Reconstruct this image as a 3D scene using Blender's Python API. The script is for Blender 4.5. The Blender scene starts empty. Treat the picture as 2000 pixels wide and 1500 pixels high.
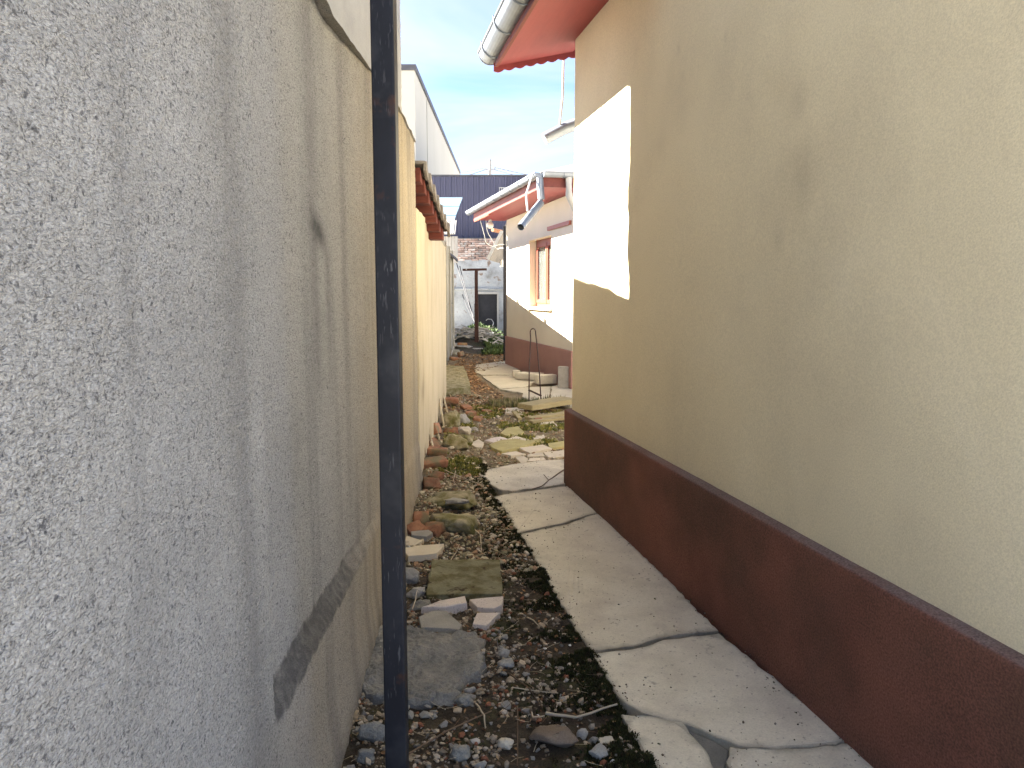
import bpy, bmesh, math, random
import numpy as np
from mathutils import Vector, Matrix, noise as mnoise

S = bpy.context.scene
COL = S.collection
rad = math.radians
# ------------------------------------------------------------------ camera
cam_d = bpy.data.cameras.new('camera')
cam_d.sensor_width = 36.0
cam_d.lens = 27.0
cam_d.clip_start = 0.05
cam_d.clip_end = 3000.0
cam = bpy.data.objects.new('camera', cam_d)
COL.objects.link(cam)
cam.location = (0.0, 0.0, 1.5)
cam.rotation_euler = (rad(90.0) - math.atan(175 / 1500.0), 0.0, 0.0)
S.camera = cam

# ------------------------------------------------------------------ sky, sun, exposure
SUN_EL = 38.0
SUN_AZ = 73.3            # degrees from the alley direction (+Y) towards the left (-X)
sd = Vector((-math.sin(rad(SUN_AZ)) * math.cos(rad(SUN_EL)), math.cos(rad(SUN_AZ)) * math.cos(rad(SUN_EL)), math.sin(rad(SUN_EL))))
world = bpy.data.worlds.new('World')
S.world = world
world.use_nodes = True
wn, wl = world.node_tree.nodes, world.node_tree.links
wn.clear()
w_out = wn.new('ShaderNodeOutputWorld')
w_bg = wn.new('ShaderNodeBackground')
w_bg.inputs['Strength'].default_value = 0.055
w_sky = wn.new('ShaderNodeTexSky')
w_sky.sky_type = 'NISHITA'
w_sky.sun_disc = False
w_sky.sun_elevation = rad(SUN_EL)
w_sky.sun_rotation = rad(-SUN_AZ)
w_sky.air_density = 0.32
w_sky.dust_density = 0.25
w_sky.ozone_density = 1.0
# thin high cloud: wisps laid on a plane far above, the same kind all over the sky
w_tc = wn.new('ShaderNodeTexCoord')
w_sep = wn.new('ShaderNodeSeparateXYZ')
wl.new(w_tc.outputs['Generated'], w_sep.inputs[0])
w_z = wn.new('ShaderNodeMath'); w_z.operation = 'MAXIMUM'; w_z.inputs[1].default_value = 0.0
wl.new(w_sep.outputs['Z'], w_z.inputs[0])
w_za = wn.new('ShaderNodeMath'); w_za.operation = 'ADD'; w_za.inputs[1].default_value = 0.12
wl.new(w_z.outputs[0], w_za.inputs[0])
w_dx = wn.new('ShaderNodeMath'); w_dx.operation = 'DIVIDE'
w_dy = wn.new('ShaderNodeMath'); w_dy.operation = 'DIVIDE'
wl.new(w_sep.outputs['X'], w_dx.inputs[0]); wl.new(w_za.outputs[0], w_dx.inputs[1])
wl.new(w_sep.outputs['Y'], w_dy.inputs[0]); wl.new(w_za.outputs[0], w_dy.inputs[1])
w_cmb = wn.new('ShaderNodeCombineXYZ')
wl.new(w_dx.outputs[0], w_cmb.inputs[0]); wl.new(w_dy.outputs[0], w_cmb.inputs[1])
w_no = wn.new('ShaderNodeTexNoise')
w_no.inputs['Scale'].default_value = 0.9
w_no.inputs['Detail'].default_value = 6.0
w_no.inputs['Roughness'].default_value = 0.55
w_no.inputs['Distortion'].default_value = 0.5
wl.new(w_cmb.outputs[0], w_no.inputs['Vector'])
w_rm = wn.new('ShaderNodeValToRGB')
w_rm.color_ramp.elements[0].position = 0.40
w_rm.color_ramp.elements[0].color = (0, 0, 0, 1)
w_rm.color_ramp.elements[1].position = 0.72
w_rm.color_ramp.elements[1].color = (0.9, 0.9, 0.9, 1)
wl.new(w_no.outputs['Fac'], w_rm.inputs[0])
w_mix = wn.new('ShaderNodeMix'); w_mix.data_type = 'RGBA'
wl.new(w_rm.outputs['Color'], w_mix.inputs[0])
wl.new(w_sky.outputs[0], w_mix.inputs[6])
w_mix.inputs[7].default_value = (1.85, 1.92, 2.02, 1)
wl.new(w_mix.outputs[2], w_bg.inputs['Color'])
wl.new(w_bg.outputs[0], w_out.inputs[0])

sun_d = bpy.data.lights.new('sun', 'SUN')
sun_d.energy = 5.0
sun_d.angle = rad(0.53)
sun_d.color = (1.0, 0.93, 0.82)
sun = bpy.data.objects.new('sun', sun_d)
COL.objects.link(sun)
sun.rotation_euler = sd.to_track_quat('Z', 'Y').to_euler()
sun.location = sd * 60

S.view_settings.view_transform = 'Standard'
S.view_settings.look = 'None'
S.view_settings.gamma = 1.0
S.view_settings.use_curve_mapping = False
S.view_settings.exposure = 3.6
S.render.engine = 'CYCLES'
S.cycles.max_bounces = 10
S.cycles.diffuse_bounces = 8
S.cycles.use_denoising = True

random.seed(7)
rng = np.random.default_rng(11)

# ------------------------------------------------------------------ helpers
def tag(o, label=None, cat=None, group=None, kind=None):
    if label: o['label'] = label
    if cat: o['category'] = cat
    if group: o['group'] = group
    if kind: o['kind'] = kind
    return o

def empty(name, loc=(0, 0, 0), rz=0.0, parent=None):
    o = bpy.data.objects.new(name, None)
    o.empty_display_size = 0.1
    COL.objects.link(o)
    o.location = loc
    o.rotation_euler = (0, 0, rz)
    if parent: o.parent = parent
    return o

def thing(name, label, cat, loc=(0, 0, 0), rz=0.0, group=None, kind=None):
    return tag(empty(name, loc, rz), label, cat, group, kind)

def link(name, me, mat=None, parent=None, loc=None, rot=None):
    o = bpy.data.objects.new(name, me)
    COL.objects.link(o)
    if mat is not None and len(me.materials) == 0: me.materials.append(mat)
    if parent: o.parent = parent
    if loc is not None: o.location = loc
    if rot is not None: o.rotation_euler = rot
    return o

class MB:
    """collects shapes and links them as one mesh"""
    def __init__(s): s.v = []; s.f = []; s.sm = []
    def add(s, vs, fs, smooth=False):
        n = len(s.v); s.v += [tuple(v) for v in vs]
        s.f += [tuple(i + n for i in f) for f in fs]; s.sm += [smooth] * len(fs)
        return s
    def box(s, x0, x1, y0, y1, z0, z1, mtx=None):
        vs = [Vector((x, y, z)) for z in (z0, z1) for y in (y0, y1) for x in (x0, x1)]
        if mtx: vs = [mtx @ v for v in vs]
        return s.add(vs, [(0, 2, 3, 1), (4, 5, 7, 6), (0, 1, 5, 4), (2, 6, 7, 3), (0, 4, 6, 2), (1, 3, 7, 5)])
    def tube(s, pts, r, n=8, r2=None, cap=True, half=False):
        pts = [Vector(p) for p in pts]
        rings = []
        for i, p in enumerate(pts):
            a = pts[max(i - 1, 0)]; b = pts[min(i + 1, len(pts) - 1)]
            t = (b - a).normalized()
            up = Vector((0, 0, 1)) if abs(t.z) < 0.9 else Vector((0, 1, 0))
            u = t.cross(up).normalized(); w = u.cross(t).normalized()
            rr = r if r2 is None else r + (r2 - r) * i / max(1, len(pts) - 1)
            rings.append([p + u * rr * math.cos(2 * math.pi * k / n) + w * rr * math.sin(2 * math.pi * k / n) for k in range(n)])
        vs = [v for q in rings for v in q]; fs = []
        for i in range(len(pts) - 1):
            for k in range(n):
                fs.append((i * n + k, i * n + (k + 1) % n, (i + 1) * n + (k + 1) % n, (i + 1) * n + k))
        s.add(vs, fs, True)
        if cap:
            s.add(rings[0], [tuple(range(n))[::-1]]); s.add(rings[-1], [tuple(range(n))])
        return s
    def mesh(s, name='m', bevel=0.0, seg=2):
        me = bpy.data.meshes.new(name)
        me.from_pydata(s.v, [], s.f); me.update()
        me.polygons.foreach_set('use_smooth', s.sm)
        bm = bmesh.new(); bm.from_mesh(me)
        bmesh.ops.recalc_face_normals(bm, faces=bm.faces)
        if bevel:
            bmesh.ops.bevel(bm, geom=list(bm.edges), offset=bevel, segments=seg, affect='EDGES', profile=0.6)
        bm.to_mesh(me); bm.free()
        return me
    def build(s, name, mat, parent=None, bevel=0.0, loc=None, rot=None):
        return link(name, s.mesh(name, bevel), mat, parent, loc, rot)

def grid_mesh(name, P, tint=None, smooth=True):
    """P: (ny, nx, 3) array of points"""
    ny, nx = P.shape[:2]
    me = bpy.data.meshes.new(name)
    me.vertices.add(nx * ny)
    me.vertices.foreach_set('co', P.reshape(-1).astype(np.float32))
    idx = np.arange(nx * ny).reshape(ny, nx)
    q = np.stack([idx[:-1, :-1], idx[:-1, 1:], idx[1:, 1:], idx[1:, :-1]], -1).reshape(-1, 4)
    n = len(q)
    me.loops.add(n * 4)
    me.loops.foreach_set('vertex_index', q.reshape(-1).astype(np.int32))
    me.polygons.add(n)
    me.polygons.foreach_set('loop_start', np.arange(0, n * 4, 4, dtype=np.int32))
    me.polygons.foreach_set('loop_total', np.full(n, 4, dtype=np.int32))
    me.polygons.foreach_set('use_smooth', np.full(n, smooth))
    me.update(calc_edges=True)
    if tint is not None:
        for nm, arr in tint.items():
            a = me.attributes.new(nm, 'FLOAT', 'POINT')
            a.data.foreach_set('value', arr.reshape(-1).astype(np.float32))
    me.validate()
    return me

def soup_mesh(name, V, Fc, cols=None, smooth=False):
    """V (n,3), Fc (m,k) faces, cols (m,3) one colour per face"""
    me = bpy.data.meshes.new(name)
    me.vertices.add(len(V)); me.vertices.foreach_set('co', np.asarray(V, np.float32).reshape(-1))
    m, k = Fc.shape
    me.loops.add(m * k); me.loops.foreach_set('vertex_index', Fc.reshape(-1).astype(np.int32))
    me.polygons.add(m)
    me.polygons.foreach_set('loop_start', np.arange(0, m * k, k, dtype=np.int32))
    me.polygons.foreach_set('loop_total', np.full(m, k, dtype=np.int32))
    me.polygons.foreach_set('use_smooth', np.full(m, smooth))
    me.update(calc_edges=True)
    if cols is not None:
        a = me.attributes.new('tint', 'FLOAT_COLOR', 'FACE')
        c4 = np.ones((m, 4), np.float32); c4[:, :3] = cols
        a.data.foreach_set('color', c4.reshape(-1))
    return me

def vnoise(x, y, seed=0):
    xi = np.floor(x).astype(np.int64); yi = np.floor(y).astype(np.int64)
    xf = x - xi; yf = y - yi
    u = xf * xf * (3 - 2 * xf); v = yf * yf * (3 - 2 * yf)
    def h(a, b):
        n = (a * 374761393 + b * 668265263 + seed * 1442695041) & 0xffffffff
        n = ((n ^ (n >> 13)) * 1274126177) & 0xffffffff
        return ((n ^ (n >> 16)) & 0xffff) / 65535.0
    return (h(xi, yi) * (1 - u) + h(xi + 1, yi) * u) * (1 - v) + (h(xi, yi + 1) * (1 - u) + h(xi + 1, yi + 1) * u) * v

def fbm(x, y, oct=4, seed=0):
    t = 0; a = 0.5; s = 0
    for o in range(oct):
        t = t + a * vnoise(x * 2 ** o, y * 2 ** o, seed + o * 17); s += a; a *= 0.5
    return t / s

def sstep(a, b, x):
    t = np.clip((x - a) / (b - a), 0, 1); return t * t * (3 - 2 * t)

# ------------------------------------------------------------------ materials
def M(name, cols, scale=4.0, detail=8.0, rough=0.9, bump=0.25, bscale=60.0, bdist=0.01, spots=None, vary=0.0, tint=False, spec=0.3,
      stain=None, stretch=None, metal=0.0, speck=None, moss=None, dist=0.0, grain=None, scratch=None):
    m = bpy.data.materials.new(name); m.use_nodes = True
    N, L = m.node_tree.nodes, m.node_tree.links
    b = N['Principled BSDF']
    b.inputs['Roughness'].default_value = rough
    b.inputs['Metallic'].default_value = metal
    b.inputs['Specular IOR Level'].default_value = spec
    tc = N.new('ShaderNodeTexCoord'); vec = tc.outputs['Object']
    oi = N.new('ShaderNodeObjectInfo')
    add = N.new('ShaderNodeVectorMath'); add.operation = 'ADD'
    cx = N.new('ShaderNodeCombineXYZ')
    mu = N.new('ShaderNodeMath'); mu.operation = 'MULTIPLY'; mu.inputs[1].default_value = 37.0
    L.new(oi.outputs['Random'], mu.inputs[0]); L.new(mu.outputs[0], cx.inputs[0]); L.new(mu.outputs[0], cx.inputs[1])
    L.new(vec, add.inputs[0]); L.new(cx.outputs[0], add.inputs[1]); vec0 = add.outputs[0]
    vec = vec0
    if stretch:
        mp = N.new('ShaderNodeMapping'); mp.inputs['Scale'].default_value = stretch
        L.new(vec0, mp.inputs['Vector']); vec = mp.outputs[0]
    def noise(sc, det=8.0, v=None, d=0.0, ro=0.6):
        n = N.new('ShaderNodeTexNoise'); n.inputs['Scale'].default_value = sc; n.inputs['Detail'].default_value = det
        n.inputs['Distortion'].default_value = d; n.inputs['Roughness'].default_value = ro
        L.new(v or vec0, n.inputs['Vector']); return n
    def ramp(src, stops):
        r = N.new('ShaderNodeValToRGB'); e = r.color_ramp.elements
        while len(e) < len(stops): e.new(0.5)
        for q, (p, c) in zip(e, stops):
            q.position = p; q.color = (*c, 1) if len(c) == 3 else c
        L.new(src, r.inputs[0]); return r.outputs[0]
    def mix(fac, a, bb, mode='MIX'):
        x = N.new('ShaderNodeMix'); x.data_type = 'RGBA'; x.blend_type = mode
        if hasattr(fac, 'default_value') or not isinstance(fac, (int, float)): L.new(fac, x.inputs[0])
        else: x.inputs[0].default_value = fac
        for v_, i in ((a, 6), (bb, 7)):
            if isinstance(v_, tuple): x.inputs[i].default_value = (*v_, 1)
            else: L.new(v_, x.inputs[i])
        return x.outputs[2]
    n1 = noise(scale, detail, vec, dist)
    k = len(cols)
    if k == 1: col = ramp(n1.outputs['Fac'], [(0.3, tuple(c * 0.85 for c in cols[0])), (0.7, tuple(min(1, c * 1.12) for c in cols[0]))])
    else: col = ramp(n1.outputs['Fac'], [(0.30 + 0.4 * i / (k - 1), c) for i, c in enumerate(cols)])
    if tint:
        at = N.new('ShaderNodeAttribute'); at.attribute_name = 'tint'
        col = mix(1.0, at.outputs['Color'], col, 'MULTIPLY')
    if moss:      # (colour, scale, low, high)
        n5 = noise(moss[1], 6.0)
        col = mix(ramp(n5.outputs['Fac'], [(moss[2], (0, 0, 0)), (moss[3], (1, 1, 1))]), col, moss[0])
    if stain:     # list of (attribute, colour, strength)
        for an, c, st in stain:
            at = N.new('ShaderNodeAttribute'); at.attribute_name = an
            ns = noise(28.0, 5.0)
            ml = N.new('ShaderNodeMath'); ml.operation = 'MULTIPLY_ADD'
            L.new(ns.outputs['Fac'], ml.inputs[0]); ml.inputs[1].default_value = 0.9; ml.inputs[2].default_value = 0.5
            m2 = N.new('ShaderNodeMath'); m2.operation = 'MULTIPLY'; m2.use_clamp = True
            L.new(at.outputs['Fac'], m2.inputs[0]); L.new(ml.outputs[0], m2.inputs[1])
            m3 = N.new('ShaderNodeMath'); m3.operation = 'MULTIPLY'; m3.inputs[1].default_value = st; m3.use_clamp = True
            L.new(m2.outputs[0], m3.inputs[0])
            col = mix(m3.outputs[0], col, c)
    if spots:     # (colour, scale, threshold)
        for c, sc, th, *wd in spots:
            ns = noise(sc, 3.0)
            col = mix(ramp(ns.outputs['Fac'], [(th, (0, 0, 0)), (min(1, th + (wd[0] if wd else 0.05)), (1, 1, 1))]), col, c)
    if scratch:
        ms = N.new('ShaderNodeMapping'); ms.inputs['Scale'].default_value = scratch[1]; L.new(vec0, ms.inputs['Vector'])
        s1 = noise(1.0, 2.0, ms.outputs[0]); s2 = noise(6.0, 3.0)
        col = mix(mix(1.0, ramp(s1.outputs['Fac'], [(scratch[2], (0, 0, 0)), (scratch[2] + 0.06, (1, 1, 1))]), ramp(s2.outputs['Fac'], [(0.5, (0, 0, 0)), (0.62, (1, 1, 1))]), 'MULTIPLY'), col, scratch[0])
    if speck:     # fine grain: (scale, amount)
        ng = noise(speck[0], 2.0)
        g = ramp(ng.outputs['Fac'], [(0.3, (1 - speck[1],) * 3), (0.7, (1 + 0.0 * speck[1],) * 3)])
        col = mix(1.0, col, g, 'MULTIPLY')
    if vary:
        hs = N.new('ShaderNodeHueSaturation')
        mr = N.new('ShaderNodeMapRange'); mr.inputs['To Min'].default_value = 1 - vary; mr.inputs['To Max'].default_value = 1 + vary
        L.new(oi.outputs['Random'], mr.inputs['Value']); L.new(mr.outputs[0], hs.inputs['Value'])
        L.new(col, hs.inputs['Color']); col = hs.outputs[0]
    if grain:     # (scales, depth, dark colour painting shade into the hollows, amount)
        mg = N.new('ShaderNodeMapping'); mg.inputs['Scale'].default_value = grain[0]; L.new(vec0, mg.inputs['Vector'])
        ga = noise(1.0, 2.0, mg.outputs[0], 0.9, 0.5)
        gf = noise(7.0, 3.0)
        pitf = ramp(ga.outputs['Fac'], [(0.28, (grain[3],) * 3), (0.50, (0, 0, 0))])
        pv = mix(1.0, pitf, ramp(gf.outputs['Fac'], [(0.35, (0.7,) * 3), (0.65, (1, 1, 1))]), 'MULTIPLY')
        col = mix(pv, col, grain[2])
    L.new(col, b.inputs['Base Color'])
    if bump:
        nb = noise(bscale, 4.0, ro=0.65)
        bp = N.new('ShaderNodeBump'); bp.inputs['Strength'].default_value = bump; bp.inputs['Distance'].default_value = bdist
        L.new(nb.outputs['Fac'], bp.inputs['Height']); L.new(bp.outputs[0], b.inputs['Normal'])
        if grain:
            b2 = N.new('ShaderNodeBump'); b2.inputs['Strength'].default_value = 1.0; b2.inputs['Distance'].default_value = grain[1]
            L.new(ga.outputs['Fac'], b2.inputs['Height']); L.new(bp.outputs[0], b2.inputs['Normal']); L.new(b2.outputs[0], b.inputs['Normal'])
    return m

DIRT = (0.055, 0.05, 0.045)
mt = {}
mt['cast'] = M('rough_cast', [(0.42, 0.43, 0.435), (0.50, 0.51, 0.515), (0.55, 0.56, 0.565)], 3.0, rough=0.95, bump=0.35, bscale=420, bdist=0.003,
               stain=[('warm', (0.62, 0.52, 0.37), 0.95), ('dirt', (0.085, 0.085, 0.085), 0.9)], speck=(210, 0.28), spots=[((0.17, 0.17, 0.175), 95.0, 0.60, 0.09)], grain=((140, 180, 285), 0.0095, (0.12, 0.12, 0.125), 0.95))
mt['upper'] = M('grey_render', [(0.36, 0.365, 0.38), (0.45, 0.455, 0.47)], 5.0, bump=0.4, bscale=220, bdist=0.004, speck=(380, 0.2))
mt['tanwall'] = M('tan_render', [(0.49, 0.42, 0.29), (0.55, 0.475, 0.33), (0.58, 0.505, 0.36)], 2.2, bump=0.4, bscale=130, bdist=0.005, stretch=(1.6, 1.6, 0.9),
                  stain=[('dirt', (0.24, 0.19, 0.12), 0.8)], speck=(150, 0.16))
mt['cream'] = M('cream_render', [(0.65, 0.575, 0.395), (0.71, 0.632, 0.435), (0.73, 0.652, 0.45), (0.76, 0.682, 0.48)], 1.1, detail=7, bump=0.55, bscale=190, bdist=0.004,
                stain=[('dirt', (0.32, 0.28, 0.21), 0.5)], speck=(170, 0.20), dist=0.3)
mt['cream2'] = M('pale_cream_render', [(0.68, 0.615, 0.475), (0.74, 0.67, 0.53)], 1.5, bump=0.25, bscale=200, bdist=0.003, speck=(200, 0.08),
                 stain=[('dirt', (0.40, 0.36, 0.28), 0.6)])
mt['plinth'] = M('brown_plinth', [(0.185, 0.072, 0.048), (0.255, 0.102, 0.068), (0.285, 0.118, 0.080)], 2.2, bump=0.6, bscale=170, bdist=0.006, speck=(150, 0.55), stain=[('dirt', (0.07, 0.05, 0.032), 0.8), ('dust', (0.30, 0.24, 0.22), 0.8)])
mt['plinth2'] = M('rose_brown_plinth', [(0.34, 0.185, 0.15), (0.40, 0.22, 0.18)], 2.0, bump=0.4, bscale=200, bdist=0.004, speck=(260, 0.2))
mt['soffit'] = M('red_soffit', [(0.25, 0.046, 0.052), (0.31, 0.060, 0.062)], 6.0, rough=0.6, bump=0.2, bscale=90, bdist=0.003, stretch=(0.4, 3, 1), speck=(160, 0.15))
mt['fascia'] = M('red_brown_board', [(0.15, 0.042, 0.036), (0.22, 0.062, 0.05)], 7.0, rough=0.6, bump=0.2, bscale=80, bdist=0.003, stretch=(0.3, 3, 3), speck=(120, 0.2))
mt['zinc'] = M('grey_metal', [(0.22, 0.25, 0.29), (0.30, 0.33, 0.37)], 7.0, rough=0.5, bump=0.05, bscale=40, metal=0.75, spec=0.4)
mt['white_metal'] = M('white_metal', [(0.42, 0.42, 0.41), (0.50, 0.50, 0.48)], 8.0, rough=0.5, bump=0.05)
mt['pole'] = M('black_paint', [(0.008, 0.009, 0.013), (0.016, 0.018, 0.026)], 9.0, rough=0.5, bump=0.12, bscale=60, bdist=0.002, spec=0.22, stretch=(1, 1, 0.4),
               spots=[((0.035, 0.037, 0.042), 9.0, 0.52, 0.25), ((0.045, 0.022, 0.016), 14.0, 0.64, 0.1)], scratch=((0.075, 0.078, 0.085), (170, 170, 22), 0.60))
mt['rust'] = M('rusty_iron', [(0.030, 0.014, 0.012), (0.060, 0.026, 0.020)], 20.0, rough=0.8, bump=0.3, bscale=120, bdist=0.003)
mt['iron'] = M('dark_iron', [(0.045, 0.03, 0.028), (0.075, 0.045, 0.04)], 20.0, rough=0.7, bump=0.2, bscale=120, bdist=0.002)
mt['slab'] = M('worn_concrete', [(0.55, 0.505, 0.395), (0.69, 0.64, 0.51), (0.74, 0.695, 0.57)], 3.2, rough=0.9, bump=0.35, bscale=130, bdist=0.004,
               spots=[((0.56, 0.505, 0.41), 4.0, 0.50, 0.25), ((0.20, 0.18, 0.15), 13.0, 0.66, 0.14), ((0.30, 0.27, 0.22), 48.0, 0.62, 0.12)], speck=(150, 0.17), vary=0.05,
               stain=[('dirt', (0.10, 0.09, 0.065), 0.9)])
mt['mortar'] = M('grey_mortar', [(0.15, 0.15, 0.135), (0.24, 0.235, 0.21)], 9.0, bump=0.6, bscale=60, bdist=0.01, speck=(200, 0.25))
mt['crust'] = M('concrete_crust', [(0.15, 0.15, 0.145), (0.25, 0.245, 0.225), (0.35, 0.33, 0.28)], 7.0, bump=0.7, bscale=55, bdist=0.012, speck=(180, 0.35))
mt['concrete'] = M('grey_concrete', [(0.30, 0.29, 0.26), (0.42, 0.40, 0.36)], 9.0, bump=0.5, bscale=80, bdist=0.006, speck=(200, 0.25), vary=0.12)
mt['mossy'] = M('mossy_stone', [(0.34, 0.30, 0.19), (0.46, 0.41, 0.27)], 9.0, bump=0.6, bscale=70, bdist=0.008, moss=((0.18, 0.165, 0.06), 11.0, 0.40, 0.62), speck=(220, 0.3), vary=0.1)
mt['mossslab'] = M('mossy_slab', [(0.17, 0.16, 0.10), (0.27, 0.26, 0.16)], 11.0, bump=0.5, bscale=90, bdist=0.006, moss=((0.13, 0.115, 0.05), 14.0, 0.44, 0.60),
                   spots=[((0.055, 0.035, 0.014), 8.0, 0.62)], speck=(240, 0.3))
mt['yellowmoss'] = M('yellow_moss_stone', [(0.36, 0.32, 0.14), (0.48, 0.43, 0.21)], 10.0, bump=0.5, bscale=90, bdist=0.006, speck=(200, 0.3), vary=0.1)
mt['tile'] = M('pale_tile', [(0.56, 0.50, 0.39), (0.68, 0.61, 0.49)], 8.0, bump=0.25, bscale=120, bdist=0.003, speck=(260, 0.15), vary=0.1)
mt['terrazzo'] = M('pink_terrazzo', [(0.54, 0.475, 0.43), (0.64, 0.575, 0.53)], 8.0, bump=0.25, bscale=120, bdist=0.003, spots=[((0.30, 0.24, 0.23), 140.0, 0.60), ((0.75, 0.72, 0.70), 120.0, 0.64)])
mt['brick'] = M('red_brick', [(0.18, 0.085, 0.05), (0.32, 0.15, 0.085), (0.42, 0.22, 0.13)], 14.0, bump=0.5, bscale=110, bdist=0.006, speck=(220, 0.3), vary=0.25,
                moss=((0.20, 0.17, 0.10), 9.0, 0.48, 0.64))
mt['brownstone'] = M('brown_stone', [(0.17, 0.135, 0.10), (0.26, 0.20, 0.15)], 9.0, bump=0.4, bscale=90, bdist=0.004, speck=(200, 0.3))
mt['slabfar'] = M('yard_concrete', [(0.48, 0.44, 0.335), (0.60, 0.55, 0.43)], 3.0, bump=0.35, bscale=90, bdist=0.005, speck=(120, 0.2), vary=0.06, stain=[('dirt', (0.2, 0.17, 0.11), 0.6)])
mt['oldbrick'] = M('old_brick', [(0.30, 0.21, 0.18), (0.42, 0.30, 0.25)], 6.0, bump=0.4, bscale=50, bdist=0.01, vary=0.4, moss=((0.42, 0.40, 0.38), 5.0, 0.48, 0.62))
mt['soil'] = M('dark_soil', [(0.036, 0.027, 0.018), (0.068, 0.052, 0.035), (0.105, 0.084, 0.056)], 14.0, bump=0.8, bscale=90, bdist=0.012, moss=((0.045, 0.05, 0.014), 3.5, 0.52, 0.66), speck=(160, 0.5), stain=[('pale', (0.34, 0.265, 0.165), 0.9)])
mt['ground'] = M('ground_earth', [(0.42, 0.40, 0.36), (0.50, 0.48, 0.44)], 0.6, bump=0.5, bscale=10, bdist=0.05)
mt['tinted'] = M('stone_chips', [(0.8, 0.8, 0.8), (1.0, 1.0, 1.0)], 40.0, bump=0.3, bscale=150, bdist=0.003, tint=True)
mt['leafy'] = M('plant_matter', [(0.75, 0.75, 0.75), (1.0, 1.0, 1.0)], 30.0, bump=0.0, tint=True, rough=0.8)
mt['twig'] = M('pale_twig', [(0.42, 0.35, 0.25), (0.55, 0.47, 0.35)], 20.0, bump=0.3, bscale=80, bdist=0.002, vary=0.25)
mt['darktwig'] = M('dark_twig', [(0.10, 0.065, 0.04), (0.20, 0.14, 0.09)], 20.0, bump=0.3, bscale=80, bdist=0.002, vary=0.3)
mt['branch'] = M('dead_branch', [(0.30, 0.28, 0.25), (0.46, 0.43, 0.39)], 12.0, bump=0.4, bscale=60, bdist=0.004, vary=0.35)
mt['plank'] = M('mossy_plank', [(0.32, 0.27, 0.14), (0.46, 0.39, 0.22)], 8.0, bump=0.4, bscale=60, bdist=0.004, stretch=(0.4, 4, 4), speck=(180, 0.25), vary=0.12)
mt['fence'] = M('weathered_concrete', [(0.20, 0.20, 0.17), (0.30, 0.29, 0.25), (0.36, 0.34, 0.29)], 3.5, bump=0.5, bscale=40, bdist=0.01, stretch=(1.5, 1.5, 0.4), speck=(120, 0.25))
mt['plaster'] = M('old_plaster', [(0.20, 0.20, 0.19), (0.33, 0.345, 0.36), (0.40, 0.42, 0.435), (0.44, 0.46, 0.48)], 1.6, bump=0.5, bscale=14, bdist=0.02, spots=[((0.22, 0.17, 0.14), 3.2, 0.60, 0.08)], speck=(40, 0.2))
mt['cladding'] = M('dark_blue_metal', [(0.052, 0.053, 0.090), (0.068, 0.069, 0.112)], 0.7, rough=0.55, bump=0.05, spec=0.4, vary=0.06)
mt['cap'] = M('dark_coping', [(0.05, 0.05, 0.06), (0.08, 0.08, 0.09)], 3.0, rough=0.6, bump=0.05)
mt['bigwall'] = M('pale_building', [(0.40, 0.38, 0.33), (0.44, 0.42, 0.37)], 0.35, bump=0.1, bscale=6, bdist=0.01)
mt['bluesheet'] = M('blue_sheet', [(0.070, 0.115, 0.165), (0.095, 0.145, 0.195)], 2.0, rough=0.6, bump=0.1, metal=0.0, vary=0.08)
mt['whitesheet'] = M('white_sheet', [(0.22, 0.215, 0.20), (0.30, 0.29, 0.27)], 3.0, rough=0.5, bump=0.1, vary=0.06)
mt['board'] = M('dark_red_board', [(0.095, 0.028, 0.023), (0.16, 0.046, 0.034)], 9.0, bump=0.3, bscale=50, bdist=0.004, stretch=(3, 0.5, 3), vary=0.12)
mt['asb'] = M('grey_tile', [(0.22, 0.20, 0.175), (0.32, 0.29, 0.255)], 7.0, bump=0.3, bscale=60, bdist=0.004, vary=0.1, speck=(140, 0.2))
mt['woodgrey'] = M('grey_wood', [(0.30, 0.29, 0.27), (0.42, 0.41, 0.39)], 8.0, bump=0.3, bscale=40, bdist=0.004, stretch=(4, 4, 0.4))
mt['door'] = M('black_door', [(0.012, 0.013, 0.018), (0.022, 0.023, 0.030)], 5.0, rough=0.6, bump=0.1)
mt['winframe'] = M('orange_red_frame', [(0.28, 0.075, 0.05), (0.34, 0.10, 0.065)], 9.0, rough=0.45, bump=0.08, bscale=60)
mt['curtain'] = M('pale_curtain', [(0.45, 0.48, 0.47), (0.55, 0.58, 0.57)], 3.0, bump=0.0, stretch=(6, 6, 0.3))
mt['wire'] = M('grey_wire', [(0.16, 0.16, 0.17), (0.20, 0.20, 0.21)], 3.0, bump=0.0)
mt['whitewire'] = M('white_wire', [(0.55, 0.55, 0.53), (0.62, 0.62, 0.6)], 3.0, bump=0.0)
mt['utility'] = M('pole_concrete', [(0.30, 0.29, 0.28), (0.36, 0.35, 0.33)], 3.0, bump=0.1)
mt['white'] = M('white_chip', [(0.72, 0.71, 0.68), (0.80, 0.79, 0.77)], 20.0, bump=0.2, bscale=200, bdist=0.002)
mt['dark'] = M('hole_shade_paint', [(0.02, 0.016, 0.014), (0.04, 0.032, 0.028)], 12.0, bump=0.5, bscale=60, bdist=0.01)
g = bpy.data.materials.new('window_glass'); g.use_nodes = True
gb = g.node_tree.nodes['Principled BSDF']
gb.inputs['Transmission Weight'].default_value = 0.85; gb.inputs['Roughness'].default_value = 0.05
gb.inputs['Base Color'].default_value = (0.36, 0.41, 0.39, 1); gb.inputs['IOR'].default_value = 1.45
mt['glass'] = g
g = bpy.data.materials.new('lamp_globe'); g.use_nodes = True
gb = g.node_tree.nodes['Principled BSDF']
gb.inputs['Base Color'].default_value = (0.75, 0.72, 0.66, 1); gb.inputs['Roughness'].default_value = 0.25
mt['globe'] = g

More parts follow.
